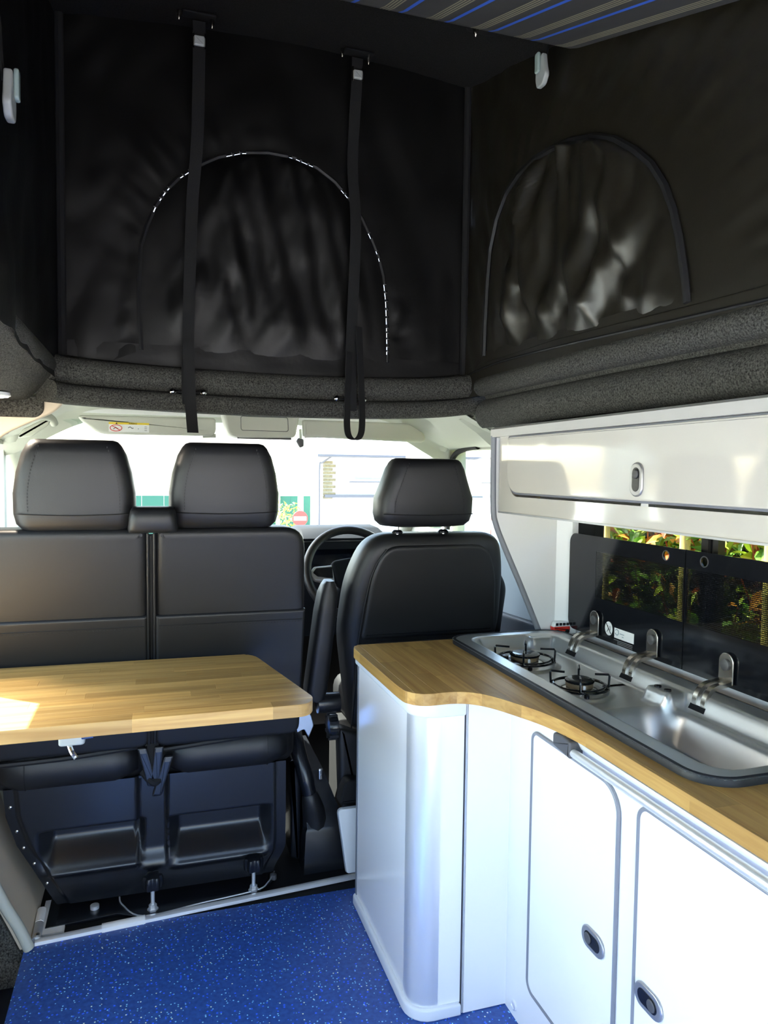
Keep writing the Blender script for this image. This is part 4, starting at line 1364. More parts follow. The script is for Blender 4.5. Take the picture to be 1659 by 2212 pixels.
# ---- end cabinet
ec = thing('end_cabinet', 'white rounded end cabinet with a silver corner post, under the worktop behind the driver seat', 'cabinet', (0.62, 1.75, 0.0))
EX0, EX1, EY0, EY1, RC = 0.556, 0.672, 1.497, 1.985, 0.05
body = rrect(EX0, EX1, EY0, EY1, [RC, 0.004, 0.004, 0.01])
build('carcass', MB().slab([(u + (0.006 if u < 0.6 else 0), v + (0.006 if v < 1.6 else 0)) for u, v in body], 0.03, 0.712, mapXY(0)), 'white_panel', ec)
build('side_panel', MB().box(EX0, EX0 + 0.004, EY0 + RC + 0.012, EY1 - 0.012, 0.028, 0.706), 'white_side', ec, smooth=False)
build('front_panel', MB().box(EX0 + RC + 0.006, EX1 - 0.001, EY0, EY0 + 0.004, 0.028, 0.706), 'white_panel', ec, smooth=False)
arc = [(EX0 + RC + RC * math.cos(PI + PI / 2 * k / 10), EY0 + RC + RC * math.sin(PI + PI / 2 * k / 10)) for k in range(11)]
prof = [(EX0 - 0.001, EY0 + RC + 0.014)] + [(u - 0.001, v - 0.001) for u, v in arc] + [(EX0 + RC + 0.010, EY0 - 0.001)]
inn = [(EX0 + 0.008, EY0 + RC + 0.014)] + [(u + 0.006, v + 0.006) for u, v in arc] + [(EX0 + RC + 0.010, EY0 + 0.008)]
build('corner_post', MB().rings([[(u, v, z) for u, v in prof + inn[::-1]] for z in (0.028, 0.706)]), 'alu_bright', ec, angle=30)
build('rear_edge', MB().box(EX0 - 0.002, EX0 + 0.006, EY1 - 0.012, EY1, 0.028, 0.706), 'grey_trim', ec, smooth=False)
cap = rrect(EX0 - 0.010, EX1 - 0.001, EY0 - 0.010, EY1 + 0.004, [RC + 0.008, 0.002, 0.004, 0.012])
build('top_rail', MB().slab(cap, 0.704, 0.738, mapXY(0), 0.006), 'white_trim', ec)
build('plinth', MB().slab(cap, 0.0, 0.030, mapXY(0), 0.006), 'white_trim', ec)

# ---- long kitchen unit
kc = thing('kitchen_unit', 'long white kitchen unit with two rounded doors under the sink', 'cabinet', (0.98, 0.7, 0.0))
KX, KY1 = 0.787, 1.497
d1_, d2_ = (1.078, 1.386, 0.115, 0.694), (0.55, 1.022, 0.115, 0.694)
mb = MB()
mb.box(0.676, 1.20, KY1, KY1 + 0.014, 0.0, 0.738)          # filler facing the rear
mb.box(KX, KX + 0.016, YR + 0.2, KY1, 0.0, 0.738)
mb.box(KX + 0.016, 1.20, YR + 0.2, YR + 0.214, 0.0, 0.738)
build('carcass', mb, 'white_panel', kc, smooth=False)
build('rear_facing_panel', MB().box(0.679, KX + 0.004, KY1 - 0.004, KY1, 0.002, 0.739), 'white_panel', kc, smooth=False)
build('panel_joint', MB().box(0.6715, 0.6765, KY1 + 0.002, KY1 + 0.010, 0.002, 0.74), 'handle_grey', kc, smooth=False)
build('joint_seal', MB().tube([(0.6755, KY1 - 0.003, 0.004), (0.6755, KY1 - 0.003, 0.735)], 0.0018, 6), 'silver_trim', kc)
for d, rad in ((d1_, [0.05, 0.025, 0.02, 0.05]), (d2_, [0.05, 0.025, 0.025, 0.05])):
    rad = [rad[0], rad[1], rad[2], rad[3]]
    dr = build('door', MB().slab(rrect(d[0], d[1], d[2], d[3], rad), 0.0, -0.004, mapYZ(KX), 0.0015), 'white_panel', kc)
    build('door_edging', MB().tube([(KX - 0.003, u, v) for u, v in rrect(d[0], d[1], d[2], d[3], rad, 8)], 0.0042, 8, closed=True), 'grey_trim', dr)
    cy = d[0] + 0.063 if d is d1_ else d[1] - 0.042
    cz = 0.378
    def lock(parent, M, L=0.036, Hh=0.0215):
        def stad(l, h, n=10):
            return [(l - h + h * math.cos(-PI / 2 + PI * k / n), h * math.sin(-PI / 2 + PI * k / n)) for k in range(n + 1)] + [(-l + h + h * math.cos(PI / 2 + PI * k / n), h * math.sin(PI / 2 + PI * k / n)) for k in range(n + 1)]
        pl = build('push_lock', MB().slab(stad(L, Hh), 0.0, 0.006, M, 0.003), 'lock_silver', parent)
        build('lock_recess', MB().slab(stad(L * 0.70, Hh * 0.60), 0.004, 0.0066, M, 0.001), 'black_plastic', pl)
        build('lock_button', MB().slab([(-L * 0.32 + Hh * 0.48 * math.cos(2 * PI * k / 18), Hh * 0.48 * math.sin(2 * PI * k / 18)) for k in range(18)], 0.006, 0.009, M, 0.002), 'handle_grey', pl)
    sg = 1 if d is d1_ else -1
    lock(dr, lambda u, v, w, cy=cy, cz=cz, sg=sg: (KX - 0.003 - w, cy - u * sg, cz + v))
build('push_light', MB().lathe((KX - 0.001, 1.449, 0.030), [(0.011, 0.001), (0.011, -0.003), (0.008, -0.004), (0.0075, -0.002), (0.001, -0.002)], 'x', 20), 'alu_bright', kc)
# tubular stay along the top of the unit
build('stay_bracket', MB().slab(rpoly([(1.200, 0.705), (1.262, 0.712), (1.262, 0.738), (1.225, 0.742), (1.200, 0.738)], [0.004, 0.006, 0.008, 0.004, 0.004]), 0.002, -0.030, mapYZ(KX), 0.004), 'handle_grey', kc)
build('stay_tube', MB().tube([(KX - 0.020, 1.235, 0.716), (KX - 0.020, YR + 0.3, 0.716)], 0.0085, 14), 'alu_bright', kc)
build('stay_rail', MB().slab([(0.722, -0.004), (0.737, -0.012), (0.737, 0.001), (0.722, 0.001)], 0.0, 1.0, lambda u, v, w: (KX + v, 1.22 - w * 1.9, u)), 'white_panel', kc)

# ---- worktop in glued staves (sink cut-out left open)
wt = thing('worktop', 'oak butcher-block worktop with an S-curved front edge, around the sink', 'worktop', (0.9, 1.2, ZW))
fr = [(0.512, 1.86), (0.512, 1.75), (0.513, 1.657), (0.515, 1.50), (0.524, 1.462), (0.543, 1.443), (0.566, 1.437), (0.59, 1.438), (0.618, 1.437), (0.65, 1.425), (0.682, 1.390), (0.712, 1.325), (0.735, 1.262), (0.749, 1.19), (0.755, 1.11), (0.756, 1.0), (0.756, 0.7), (0.757, YR + 0.2)]
fr = [tuple(p) for p in bez([(a * K, b * K, 0) for a, b in fr], 4)]
fr = [(p[0], p[1]) for p in fr]
wout = [(0.545, YW), (0.530, YW - 0.012), (0.5235, YW - 0.03)] + fr + [(1.205, (YR + 0.2) * K), (1.205, YW)]
HX0, HX1, HY0, HY1 = 0.825, 1.150, 0.915, 1.915
xs = [0.50, 0.545, 0.592, 0.638, 0.684, 0.731, 0.778, HX0, 0.879, 0.933, 0.987, 1.041, 1.095, HX1, 1.21]
rng = random.Random(11)
for a, b in zip(xs, xs[1:]):
    spans = [(-1.0, HY0), (HY1, 2.0)] if HX0 - 1e-6 <= a and b <= HX1 + 1e-6 else [(-1.0, 2.0)]
    for s0, s1 in spans:
        yy = s0
        while yy < s1 - 1e-6:
            L = min(rng.uniform(0.22, 0.48), s1 - yy)
            if s1 - yy - L < 0.08: L = s1 - yy
            if a >= HX1 - 1e-6: L = min(0.5, s1 - yy)
            stave(clip(wout, a, b, yy, yy + L), ZW - 0.027, ZW, 'oak_y', wt)
            yy += L

# ---- hob and sink, one pressed steel unit
hob = thing('hob_sink', 'stainless steel two-burner hob and sink combined, let into the oak worktop', 'hob and sink', (0.98, 1.41, ZW))
SX0, SX1, SY0, SY1 = 0.806, 1.172, 0.890, 1.944
RX0, RX1, RY0, RY1 = 0.856, 1.124, 0.925, 1.905   # recess
BX0, BX1, BY0, BY1 = 0.880, 1.085, 0.945, 1.335   # bowl
ZR, ZD, ZB = 0.780, 0.738, 0.640
SO = rrect(SX0, SX1, SY0, SY1, [0.075, 0.06, 0.06, 0.07], 10)

def sd_rr(x, y, x0, x1, y0, y1, r):
    """signed distance to a rounded rectangle, negative inside"""
    cx, cy = (x0 + x1) / 2, (y0 + y1) / 2
    qx, qy = abs(x - cx) - (x1 - x0) / 2 + r, abs(y - cy) - (y1 - y0) / 2 + r
    return math.hypot(max(qx, 0), max(qy, 0)) + min(max(qx, qy), 0) - r

BURN = [(0.950, 1.735, 0.078), (0.955, 1.478, 0.066)]
def sink_z(x, y):
    d = sd_rr(x, y, RX0, RX1, RY0, RY1, 0.05)
    z = ZR - (ZR - ZD) * smooth01((-d + 0.002) / 0.026)
    # vented block on the rear wall, with a sloped face
    s = sd_rr(x, y, 1.060, 1.20, 1.300, 1.400, 0.02)
    if d < 0.0:
        z = max(z, ZD + 0.034 * smooth01((-s + 0.004) / 0.018))
    # raised nick at the far end
    s = sd_rr(x, y, 1.03, 1.20, 1.86, 1.99, 0.03)
    if d < 0: z = max(z, ZD + 0.036 * smooth01((-s + 0.002) / 0.02))
    # burner dishes (slightly domed)
    for bx, by, br in BURN:
        q = math.hypot(x - bx, y - by)
        z += 0.006 * smooth01((br + 0.018 - q) / 0.014) - 0.003 * smooth01((br * 0.5 - q) / 0.02)
    # bowl with a raised lip
    d = sd_rr(x, y, BX0, BX1, BY0, BY1, 0.075)
    z += 0.004 * math.exp(-((d - 0.008) / 0.008) ** 2)
    z -= (ZD - ZB) * smooth01((-d + 0.001) / 0.050) ** 0.8
    return z
NX, NY = 84, 210
vs, keep, fs = [], {}, []
for j in range(NY + 1):
    for i in range(NX + 1):
        x, y = SX0 + (SX1 - SX0) * i / NX, SY0 + (SY1 - SY0) * j / NY
        vs.append((x, y, sink_z(x, y)))
for j in range(NY):
    for i in range(NX):
        x, y = SX0 + (SX1 - SX0) * (i + 0.5) / NX, SY0 + (SY1 - SY0) * (j + 0.5) / NY
        if sd_rr(x, y, SX0, SX1, SY0, SY1, 0.068) < 0.0:
            a = j * (NX + 1) + i
            fs.append((a, a + 1, a + NX + 2, a + NX + 1))
used = sorted({k for f in fs for k in f})
ix = {k: n for n, k in enumerate(used)}
build('steel_tray', MB().add([vs[k] for k in used], [tuple(ix[k] for k in f) for f in fs]), 'steel', hob, angle=80)
SO2 = rrect(SX0, SX1, SY0, SY1, 0.068, 10)
build('rubber_seal', MB().rings([[(u, v, z) for u, v in o] for o, z in (
    ([(u + (0.98 - u) * -0.02 * 0, v) for u, v in SO2], ZW - 0.001), (SO2, ZR - 0.002),
    (rrect(SX0 + 0.002, SX1 - 0.002, SY0 + 0.002, SY1 - 0.002, 0.066, 10), ZR + 0.0015),
    (rrect(SX0 + 0.009, SX1 - 0.006, SY0 + 0.008, SY1 - 0.008, 0.060, 10), ZR + 0.002),
    (rrect(SX0 + 0.010, SX1 - 0.007, SY0 + 0.009, SY1 - 0.009, 0.059, 10), ZR - 0.002))], cap=False), 'rubber', hob)
build('drain', MB().lathe((0.915, 0.985, ZB), [(0.018, 0.002), (0.014, 0.003), (0.010, 0.001), (0.001, 0.001)], 'z', 18), 'handle_grey', hob)
for q in ((1.088, 1.335), (1.088, 1.368)):
    build('vent_plug', MB().lathe((q[0], q[1], 0.772), [(0.008, 0), (0.008, 0.004), (0.002, 0.005)], 'z', 12), 'black_plastic', hob)
for bx, by, br in BURN:
    z0 = ZD + 0.003
    bu = build('burner', MB().lathe((bx, by, z0), [(br * 0.66, 0.0), (br * 0.66, 0.006), (br * 0.56, 0.009), (br * 0.46, 0.010), (br * 0.46, 0.024), (br * 0.30, 0.026)], 'z', 32), 'nickel', hob)
    cr = []
    for r_, h in ((0.47, 0.022), (0.50, 0.024), (0.50, 0.028), (0.40, 0.031), (0.10, 0.029)):
        cr.append([(bx + br * r_ * (1 + (0.03 if k % 2 else 0) * (r_ > 0.46)) * math.cos(2 * PI * k / 48), by + br * r_ * (1 + (0.03 if k % 2 else 0) * (r_ > 0.46)) * math.sin(2 * PI * k / 48), z0 + h) for k in range(48)])
    build('burner_cap', MB().rings(cr), 'black_gloss', bu)
    build('flame_ring', MB().lathe((bx, by, z0), [(br * 0.47, 0.012), (br * 0.485, 0.013), (br * 0.485, 0.022), (br * 0.47, 0.0225)], 'z', 32), 'burner_brass', bu)
    build('igniter', MB().lathe((bx - 0.012, by - br * 0.60, z0), [(0.0035, 0.0), (0.0035, 0.022), (0.002, 0.024)], 'z', 10), 'white', bu)
    ps = build('pan_support', MB().tube([(bx + br * math.cos(2 * PI * k / 48), by + br * math.sin(2 * PI * k / 48), z0 + 0.013) for k in range(48)], 0.0030, 8, closed=True), 'black_gloss', hob)
    build('inner_ring', MB().tube([(bx + br * 0.9 * math.cos(2 * PI * k / 48), by + br * 0.9 * math.sin(2 * PI * k / 48), z0 + 0.017) for k in range(48)], 0.0024, 8, closed=True), 'black_gloss', ps)
    for k in range(4):
        a = PI * 0.25 + PI / 2 * k + 0.25
        ca, sa = math.cos(a), math.sin(a)
        ca2, sa2 = math.cos(a + 0.22), math.sin(a + 0.22)
        arm = [(bx + br * ca2, by + br * sa2, z0 + 0.013), (bx + br * 1.0 * ca, by + br * 1.0 * sa, z0 + 0.016), (bx + br * 1.02 * ca, by + br * 1.02 * sa, z0 + 0.040), (bx + br * 0.98 * ca, by + br * 0.98 * sa, z0 + 0.044), (bx + br * 0.52 * ca, by + br * 0.52 * sa, z0 + 0.043)]
        build('support_arm', MB().tube(arm, 0.0028, 8), 'black_gloss', ps)
        build('rubber_foot', MB().lathe((bx + br * ca2, by + br * sa2, z0 - 0.004), [(0.005, 0.0), (0.006, 0.004), (0.006, 0.014), (0.003, 0.017)], 'z', 10), 'burner_brass' if False else 'black_plastic', ps)
for q in ((0.892, 1.745), (0.882, 1.655)):
    build('control_knob', MB().lathe((q[0], q[1], ZD + 0.002), [(0.018, 0.0), (0.018, 0.004), (0.014, 0.008), (0.0135, 0.024), (0.010, 0.026), (0.001, 0.026)], 'z', 20), 'black_plastic', hob)
for q in ((0.885, 1.50), (0.882, 1.455)):
    build('screw', MB().lathe((q[0], q[1], ZD), [(0.007, 0), (0.006, 0.004), (0.002, 0.006)], 'z', 12), 'nickel', hob)
# lid hinges
def hinge(y):
    h = build('lid_hinge', MB().slab(rrect(y - 0.021, y + 0.021, 0.800, 0.868, [0.004, 0.004, 0.020, 0.020]), 0, -0.004, mapYZ(1.186), 0.0015), 'nickel', hob)
    build('hinge_bolt', MB().lathe((1.182, y, 0.842), [(0.0125, 0.001), (0.0125, -0.004), (0.008, -0.006), (0.001, -0.006)], 'x', 18), 'handle_grey', h)
    for s_ in (-0.013, 0.013):
        pts = bez([(1.184, y + s_, 0.806), (1.168, y + s_, 0.802), (1.148, y + s_, 0.800), (1.132, y + s_, 0.793), (1.122, y + s_, 0.780), (1.117, y + s_, 0.766), (1.117, y + s_, 0.756)], 5)
        build('hinge_arm', MB().ribbon(pts, (0, 1, 0), 0.013, 0.009, (1, 0, 0)), 'nickel', h)
    build('hinge_slot', MB().slab([(y - 0.023, 0.004), (y + 0.023, 0.004), (y + 0.023, 0.022), (y - 0.023, 0.022)], 0, 0.004, lambda u, v, w: (1.1075 + v * 0.50 - w * 0.8, u, 0.742 + v * 0.85 + w * 0.5), 0.0), 'black_matt', h, smooth=False)
    for s_ in (-0.036, 0.036):
        for q in (0, 1):
            build('rivet', MB().lathe((1.119 + 0.006 * q, y + s_, 0.762 + 0.010 * q), [(0.0035, -0.002), (0.003, 0.003), (0.001, 0.0045)], 'z', 8), 'chrome', h)
for y in (1.765, 1.515, 1.268):
    hinge(y)

# ---- folded-up glass lid, two leaves
lid = thing('glass_lid', 'black printed glass lid folded up behind the hob, in two leaves with finger holes', 'glass lid', (1.19, 1.4, ZR))
ZL0, ZL1 = 0.792, 1.077
def leaf(name, y0, y1, win, holes, r, lab=None):
    """glass leaf built round its see-through window and its round hole"""
    wy0, wy1, wz0, wz1 = win
    hy, hz, hr = holes
    o = rrect(y0, y1, ZL0, ZL1, r)
    mb = MB()
    # border strips, clipped to the rounded outline
    strips = [(y0, y1, ZL0, wz0), (y0, wy0, wz0, wz1), (wy1, y1, wz0, wz1)]
    top = [(y0, hy - 0.02, wz1, ZL1), (hy + 0.02, y1, wz1, ZL1)]
    for a, b, c, d in strips + top:
        p = clip(o, a, b, c, d)
        if p: mb.slab(p, 0.0, -0.005, mapYZ(1.195))
    # square with a round hole
    n = 32
    sq = []
    for k in range(n):
        a = 2 * PI * k / n
        c, s = math.cos(a), math.sin(a)
        m = max(abs(c) / 0.02, abs(s) / ((ZL1 - wz1) / 2))
        zc = (ZL1 + wz1) / 2
        sq.append((hy + c / m, zc + s / m, hy + hr * c, hz + hr * s))
    for w0 in (0, -0.005):
        pass
    mb.rings([[(1.195, q[2], q[3]) for q in sq], [(1.195, q[0], q[1]) for q in sq], [(1.190, q[0], q[1]) for q in sq], [(1.190, q[2], q[3]) for q in sq], [(1.195, q[2], q[3]) for q in sq]], cap=False)
    lf = build(name, mb, 'lid_black', lid, smooth=False)
    build('dotted_window', MB().slab([(wy0, wz0), (wy1, wz0), (wy1, wz1), (wy0, wz1)], 0, -0.004, mapYZ(1.1945)), 'dotglass', lf, smooth=False)
    rim = MB().tube([(1.1895, hy + hr * math.cos(2 * PI * k / 24), hz + hr * math.sin(2 * PI * k / 24)) for k in range(24)], 0.0012, 6, closed=True)
    build('finger_hole_rim', rim, 'handle_grey', lf)
    return lf
lf1 = leaf('glass_leaf', 1.415, 1.912, (1.418, 1.775, 0.905, 1.035), (1.482, 1.056, 0.012), [0.0, 0.03, 0.03, 0.0])
lf2 = leaf('glass_leaf', 0.75, 1.412, (0.84, 1.409, 0.905, 1.035), (1.352, 1.056, 0.012), 0.0)
ml = lambda u, v, w: (1.1895 - w, u, v)
st = build('warning_sticker', MB().slab([(1.705 + 0.017 * math.cos(2 * PI * k / 28), 0.830 + 0.019 * math.sin(2 * PI * k / 28)) for k in range(28)], 0.0, 0.0006, ml), 'white', lf1)
mk = MB().tube([ml(1.716, 0.843, 0.0010), ml(1.694, 0.817, 0.0010)], 0.0012, 5)
mk.tube([ml(1.712, 0.820, 0.0010), ml(1.706, 0.828, 0.001), ml(1.709, 0.838, 0.001)], 0.0008, 5).tube([ml(1.697, 0.826, 0.0010), ml(1.699, 0.838, 0.0010)], 0.0008, 5)
build('prohibition_mark', mk, 'black_matt', st)
sk = build('maker_sticker', MB().slab([(1.595, 0.811), (1.679, 0.811), (1.679, 0.838), (1.595, 0.838)], 0.0, 0.0006, ml), 'white', lf1, smooth=False)
arcp = [ml(1.667 + 0.0075 * math.cos(0.6 + 5.2 * k / 14), 0.8275 + 0.0075 * math.sin(0.6 + 5.2 * k / 14), 0.0009) for k in range(15)]
build('letter_c', MB().tube(arcp, 0.0014, 5), 'door_card', sk)
pr = MB()
for a, b, z in ((1.654, 1.636, 0.826), (1.644, 1.638, 0.819)):
    pr.tube([ml(a, z, 0.0009), ml(b, z, 0.0009)], 0.0011, 5)
build('small_print', pr, 'door_card', sk)
pr = MB()
pr.tube([ml(1.680, 0.806, 0.0006), ml(1.664, 0.806, 0.0006)], 0.0008, 5)
for k in range(4):
    pr.tube([ml(1.664, 0.8055 - 0.0042 * k, 0.0006), ml(1.600, 0.8055 - 0.0042 * k, 0.0006)], 0.0009, 5)
build('fine_print', pr, 'lock_silver', sk)

# ---- toy bus on the worktop behind the hob
tb = thing('toy_bus', 'small red and white toy bus at the far corner of the worktop', 'toy', (1.178, 1.925, ZW))
MT = lambda u, v, w: (1.150 + u, 1.935 - w, ZW + 0.002 + v)
lo = build('lower_body', MB().slab(rpoly([(0.0, 0.006), (0.056, 0.006), (0.056, 0.020), (-0.002, 0.020)], 0.003), -0.010, 0.012, MT, 0.003), 'red', tb)
build('upper_body', MB().slab(rpoly([(0.0, 0.0195), (0.056, 0.0195), (0.054, 0.036), (0.006, 0.036)], [0.001, 0.001, 0.005, 0.006]), -0.009, 0.011, MT, 0.003), 'toy_white', tb)
for k in range(4):
    build('window_pane', MB().slab(rrect(0.006 + 0.012 * k, 0.0155 + 0.012 * k, 0.0235, 0.0315, 0.0015), 0.011, 0.0116, MT), 'screen', tb)
for u in (0.011, 0.045):
    for w in (-0.010, 0.0125):
        build('wheel', MB().lathe(MT(u, 0.0055, w), [(0.0002, -0.002), (0.0065, -0.0018), (0.0065, 0.0018), (0.0002, 0.002)], 'y', 14), 'black_matt', tb)

# ---- bulkhead panel between locker and worktop
YBk = 1.952
bp = thing('end_bulkhead', 'white tapering end panel between the overhead locker and the worktop', 'panel', (1.15, YBk, ZW))
po = [(1.222, ZW), (1.222, 1.354), (0.958, 1.354), (0.962, 1.14), (0.970, 1.105), (0.990, 1.055), (1.122, ZW)]
build('panel', MB().slab(po, -0.016, 0.0, mapXZ(YBk)), 'white_panel', bp, smooth=False)
build('edge_trim', MB().tube(bez([(0.956, YBk + 0.008, 1.36), (0.957, YBk + 0.008, 1.25), (0.960, YBk + 0.008, 1.14), (0.969, YBk + 0.008, 1.10), (0.990, YBk + 0.008, 1.05), (1.055, YBk + 0.008, 0.915), (1.121, YBk + 0.008, ZW + 0.003)], 6), 0.0095, 10), 'grey_trim', bp)
build('wall_return', MB().slab([(YBk, ZW), (YBk, 1.134), (1.925, 1.134), (1.925, ZW)], 0, 0.02, lambda u, v, w: (1.168 + (YBk - u) * 1.4 + w, u, v)), 'white_panel', bp, smooth=False)

# ---- overhead locker
lk = thing('overhead_locker', 'glossy white overhead locker above the side window', 'cabinet', (1.1, 1.3, 1.14))
LX, LY1, LY0 = 0.964, 1.936, YR + 0.1
dz0, dz1, dy1 = 1.197, 1.352, 1.874
mb = MB()
mb.box(LX, LX + 0.016, LY0, LY1, 1.140, 1.186)                 # lower rail
mb.box(LX, LX + 0.016, dy1 + 0.004, LY1, 1.186, 1.356)          # left stile
mb.box(LX + 0.016, XR - 0.012, LY0, LY1, 1.140, 1.152)                  # bottom
mb.box(LX + 0.016, XR - 0.012, LY0, LY0 + 0.012, 1.152, 1.356)
build('carcass', mb, 'white_gloss', lk, smooth=False)
build('inner_back', MB().box(1.10, 1.11, LY0, LY1, 1.152, 1.356), 'body_inner', lk, smooth=False)
ins = [(dy1 + 0.004, 1.186), (dy1 + 0.004, 1.250)] + [(dy1 + 0.004 - 0.052 + 0.052 * math.cos(a), 1.186 + 0.055 - 0.055 * math.sin(a)) for a in [PI / 2 * k / 8 for k in range(9)]]
build('corner_fillet', MB().slab(ins[:1] + ins[2:], 0, 0.016, mapYZ(LX)), 'white_gloss', lk, smooth=False)
ldr = build('locker_door', MB().slab(rrect(LY0 + 0.02, dy1, dz0, dz1, [0.02, 0.055, 0.004, 0.004], 8), 0.010, -0.008, mapYZ(LX), 0.003), 'white_gloss', lk)
build('door_edging', MB().tube([(LX - 0.001, u, v) for u, v in rrect(LY0 + 0.02, dy1 + 0.0015, dz0 - 0.0015, dz1, [0.02, 0.056, 0.004, 0.004], 8)], 0.0036, 8, closed=True), 'grey_trim', ldr)
lock(ldr, lambda u, v, w: (LX - 0.007 - w, 1.286 + v, 1.241 - u), 0.036, 0.0205)
build('lock_keeper', MB().box(LX + 0.002, LX + 0.02, 1.262, 1.286, 1.186, 1.198), 'silver_trim', lk)
build('top_trim', MB().slab([(LX - 0.016, 1.356), (LX - 0.016, 1.378), (LX - 0.006, 1.384), (XR - 0.012, 1.384), (XR - 0.012, 1.356)], 0, LY1 - LY0 + 0.03, lambda u, v, w: (u, LY1 + 0.03 - w, v)), 'locker_trim', lk, smooth=False)
build('bottom_trim', MB().box(LX - 0.002, LX + 0.018, LY0, LY1, 1.136, 1.1405), 'silver_trim', lk, smooth=False)

# ---- side window in the right wall
wf = MB()
oo = rrect(0.15, 1.965, 0.80, 1.22, 0.06)
ii = rrect(0.20, 1.865, 0.83, 1.205, 0.035)
wf.rings([[(x, u, v) for u, v in o] for o, x in ((oo, XR + 0.004), (ii, XR + 0.008), (ii, XR + 0.04), (oo, XR + 0.04), (oo, XR + 0.004))], cap=False)
win = struct('window_6', MB().box(XR + 0.028, XR + 0.033, 0.18, 1.885, 0.81, 1.21), 'tint_glass', 'tinted sliding side window')
build('window_frame', wf, 'black_matt', win, angle=30)
build('sliding_bar', MB().box(XR + 0.006, XR + 0.026, 1.368, 1.422, 0.80, 1.215), 'black_plastic', win, smooth=False)
build('bar_seal', MB().box(XR + 0.003, XR + 0.008, 1.388, 1.396, 0.80, 1.215), 'black_matt', win, smooth=False)

# ================================================================== outside
struct('floor.002', MB().box(-40, 40, -30, 60, -0.62, -0.60), 'asphalt', 'pale sunlit tarmac outside', smooth=False)
# house across the road
hs = thing('house', 'white rendered house with brick quoin and dark gutter seen through the windscreen', 'house', (5.5, 14.0, -0.6))
build('wall', MB().box(3.12, 12.5, 14.0, 14.4, -0.6, 1.56), 'render_white', hs, smooth=False)
build('side_wall', MB().box(3.12, 3.3, 14.4, 20.0, -0.6, 1.56), 'render_white', hs, smooth=False)
build('roof', MB().rings([[(2.95, 13.75, 1.57), (2.95, 17.0, 3.3), (2.95, 20.2, 1.57)], [(12.7, 13.75, 1.57), (12.7, 17.0, 3.3), (12.7, 20.2, 1.57)]]), 'render_white', hs, smooth=False)
build('gutter', MB().tube([(3.0, 13.72, 1.555), (12.6, 13.72, 1.555)], 0.03, 8), 'gutter', hs)
build('downpipe', MB().tube(bez([(3.30, 13.85, 1.54), (3.14, 13.94, 1.42), (3.09, 13.95, 1.35), (3.09, 13.95, 0.6), (3.09, 13.95, -0.5)], 5), 0.018, 8), 'gutter', hs)
rng = random.Random(4)
z = 0.72
k = 0
while z < 1.46:
    w = 0.20 if k % 2 else 0.14
    build('brick', MB().box(3.17, 3.17 + w + 0.05, 13.975, 14.02, z, z + 0.055), 'brick', hs, smooth=False)
    z += 0.068
    k += 1
build('plinth', MB().box(3.2, 12.5, 13.96, 14.02, 0.74, 0.80), 'gutter', hs, smooth=False)
for x0 in (3.75, 6.6, 9.2):
    wn_ = build('window', MB().slab(rrect(x0, x0 + 0.75, 1.06, 1.42, 0.01), 0.0, 0.03, mapXZ(14.0), 0.006), 'white', hs, smooth=False)
    build('pane', MB().slab(rrect(x0 + 0.05, x0 + 0.70, 1.10, 1.38, 0.01), 0.03, 0.034, mapXZ(14.0)), 'side_glass', wn_, smooth=False)
    build('sill', MB().box(x0 - 0.05, x0 + 0.82, 13.9, 14.0, 1.04, 1.06), 'gutter', wn_, smooth=False)

# green hoarding: panels between posts
hf = thing('green_hoarding', 'green board hoarding low in the windscreen between the headrests', 'fence', (0.0, 14.3, -0.6))
x = -4.2
while x < 2.9:
    build('board', MB().box(x, x + 0.397, 14.35, 14.39, -0.6, 0.76 - 0.0), 'fence_green', hf, smooth=False)
    x += 0.40
build('post', MB().box(-2.52, -2.44, 14.28, 14.35, -0.6, 0.70), 'fence_green', hf, smooth=False)
build('post', MB().box(2.30, 2.38, 14.28, 14.35, -0.6, 0.85), 'pole', hf, smooth=False)

# pole with the no-entry sign
pl = tag(build('street_pole', MB().lathe((2.575, 13.2, -0.6), [(0.055, 0.0), (0.055, 1.0), (0.05, 4.0)], 'z', 16), 'pole'), 'tall weathered pole behind the no entry sign', 'pole')
sg = thing('no_entry_sign', 'round red no entry sign with a white bar, beyond the windscreen', 'sign', (2.35, 12.0, -0.6))
sc = (2.333, 12.0, 0.464)
build('disc', MB().lathe(sc, [(0.125, 0.012), (0.130, 0.0), (0.126, -0.006), (0.001, -0.006)], 'y', 40), 'sign_red', sg)
build('white_bar', MB().slab(rrect(sc[0] - 0.105, sc[0] + 0.105, sc[2] - 0.034, sc[2] + 0.034, 0.004), 0.0065, 0.010, mapXZ(12.0)), 'white', sg, smooth=False)
build('post', MB().tube([(sc[0], 12.03, -0.6), (sc[0], 12.03, 0.42)], 0.02, 8), 'pole', sg)

# young shrub in front of the hoarding
def leaf_mesh(L, w):
    me = bpy.data.meshes.new('leaf')
    vs = [(0, 0, 0), (w * 0.8, L * 0.3, 0.12 * L), (w, L * 0.55, 0.10 * L), (0, L, -0.10 * L), (-w, L * 0.55, 0.10 * L), (-w * 0.8, L * 0.3, 0.12 * L), (0, L * 0.35, 0.03 * L), (0, L * 0.65, 0.0)]
    fs = [(0, 1, 6), (1, 2, 7, 6), (2, 3, 7), (0, 6, 5), (6, 7, 4, 5), (7, 3, 4)]
    me.from_pydata(vs, [], fs)
    return me, vs, fs

def leaf_mats():
    return ['leaf_green', 'leaf_lime', 'leaf_red', 'leaf_orange']
lm = {}
for m_ in leaf_mats():
    me, lv, lf_ = leaf_mesh(0.085, 0.017)
    me.materials.append(MATS[m_])
    lm[m_] = me

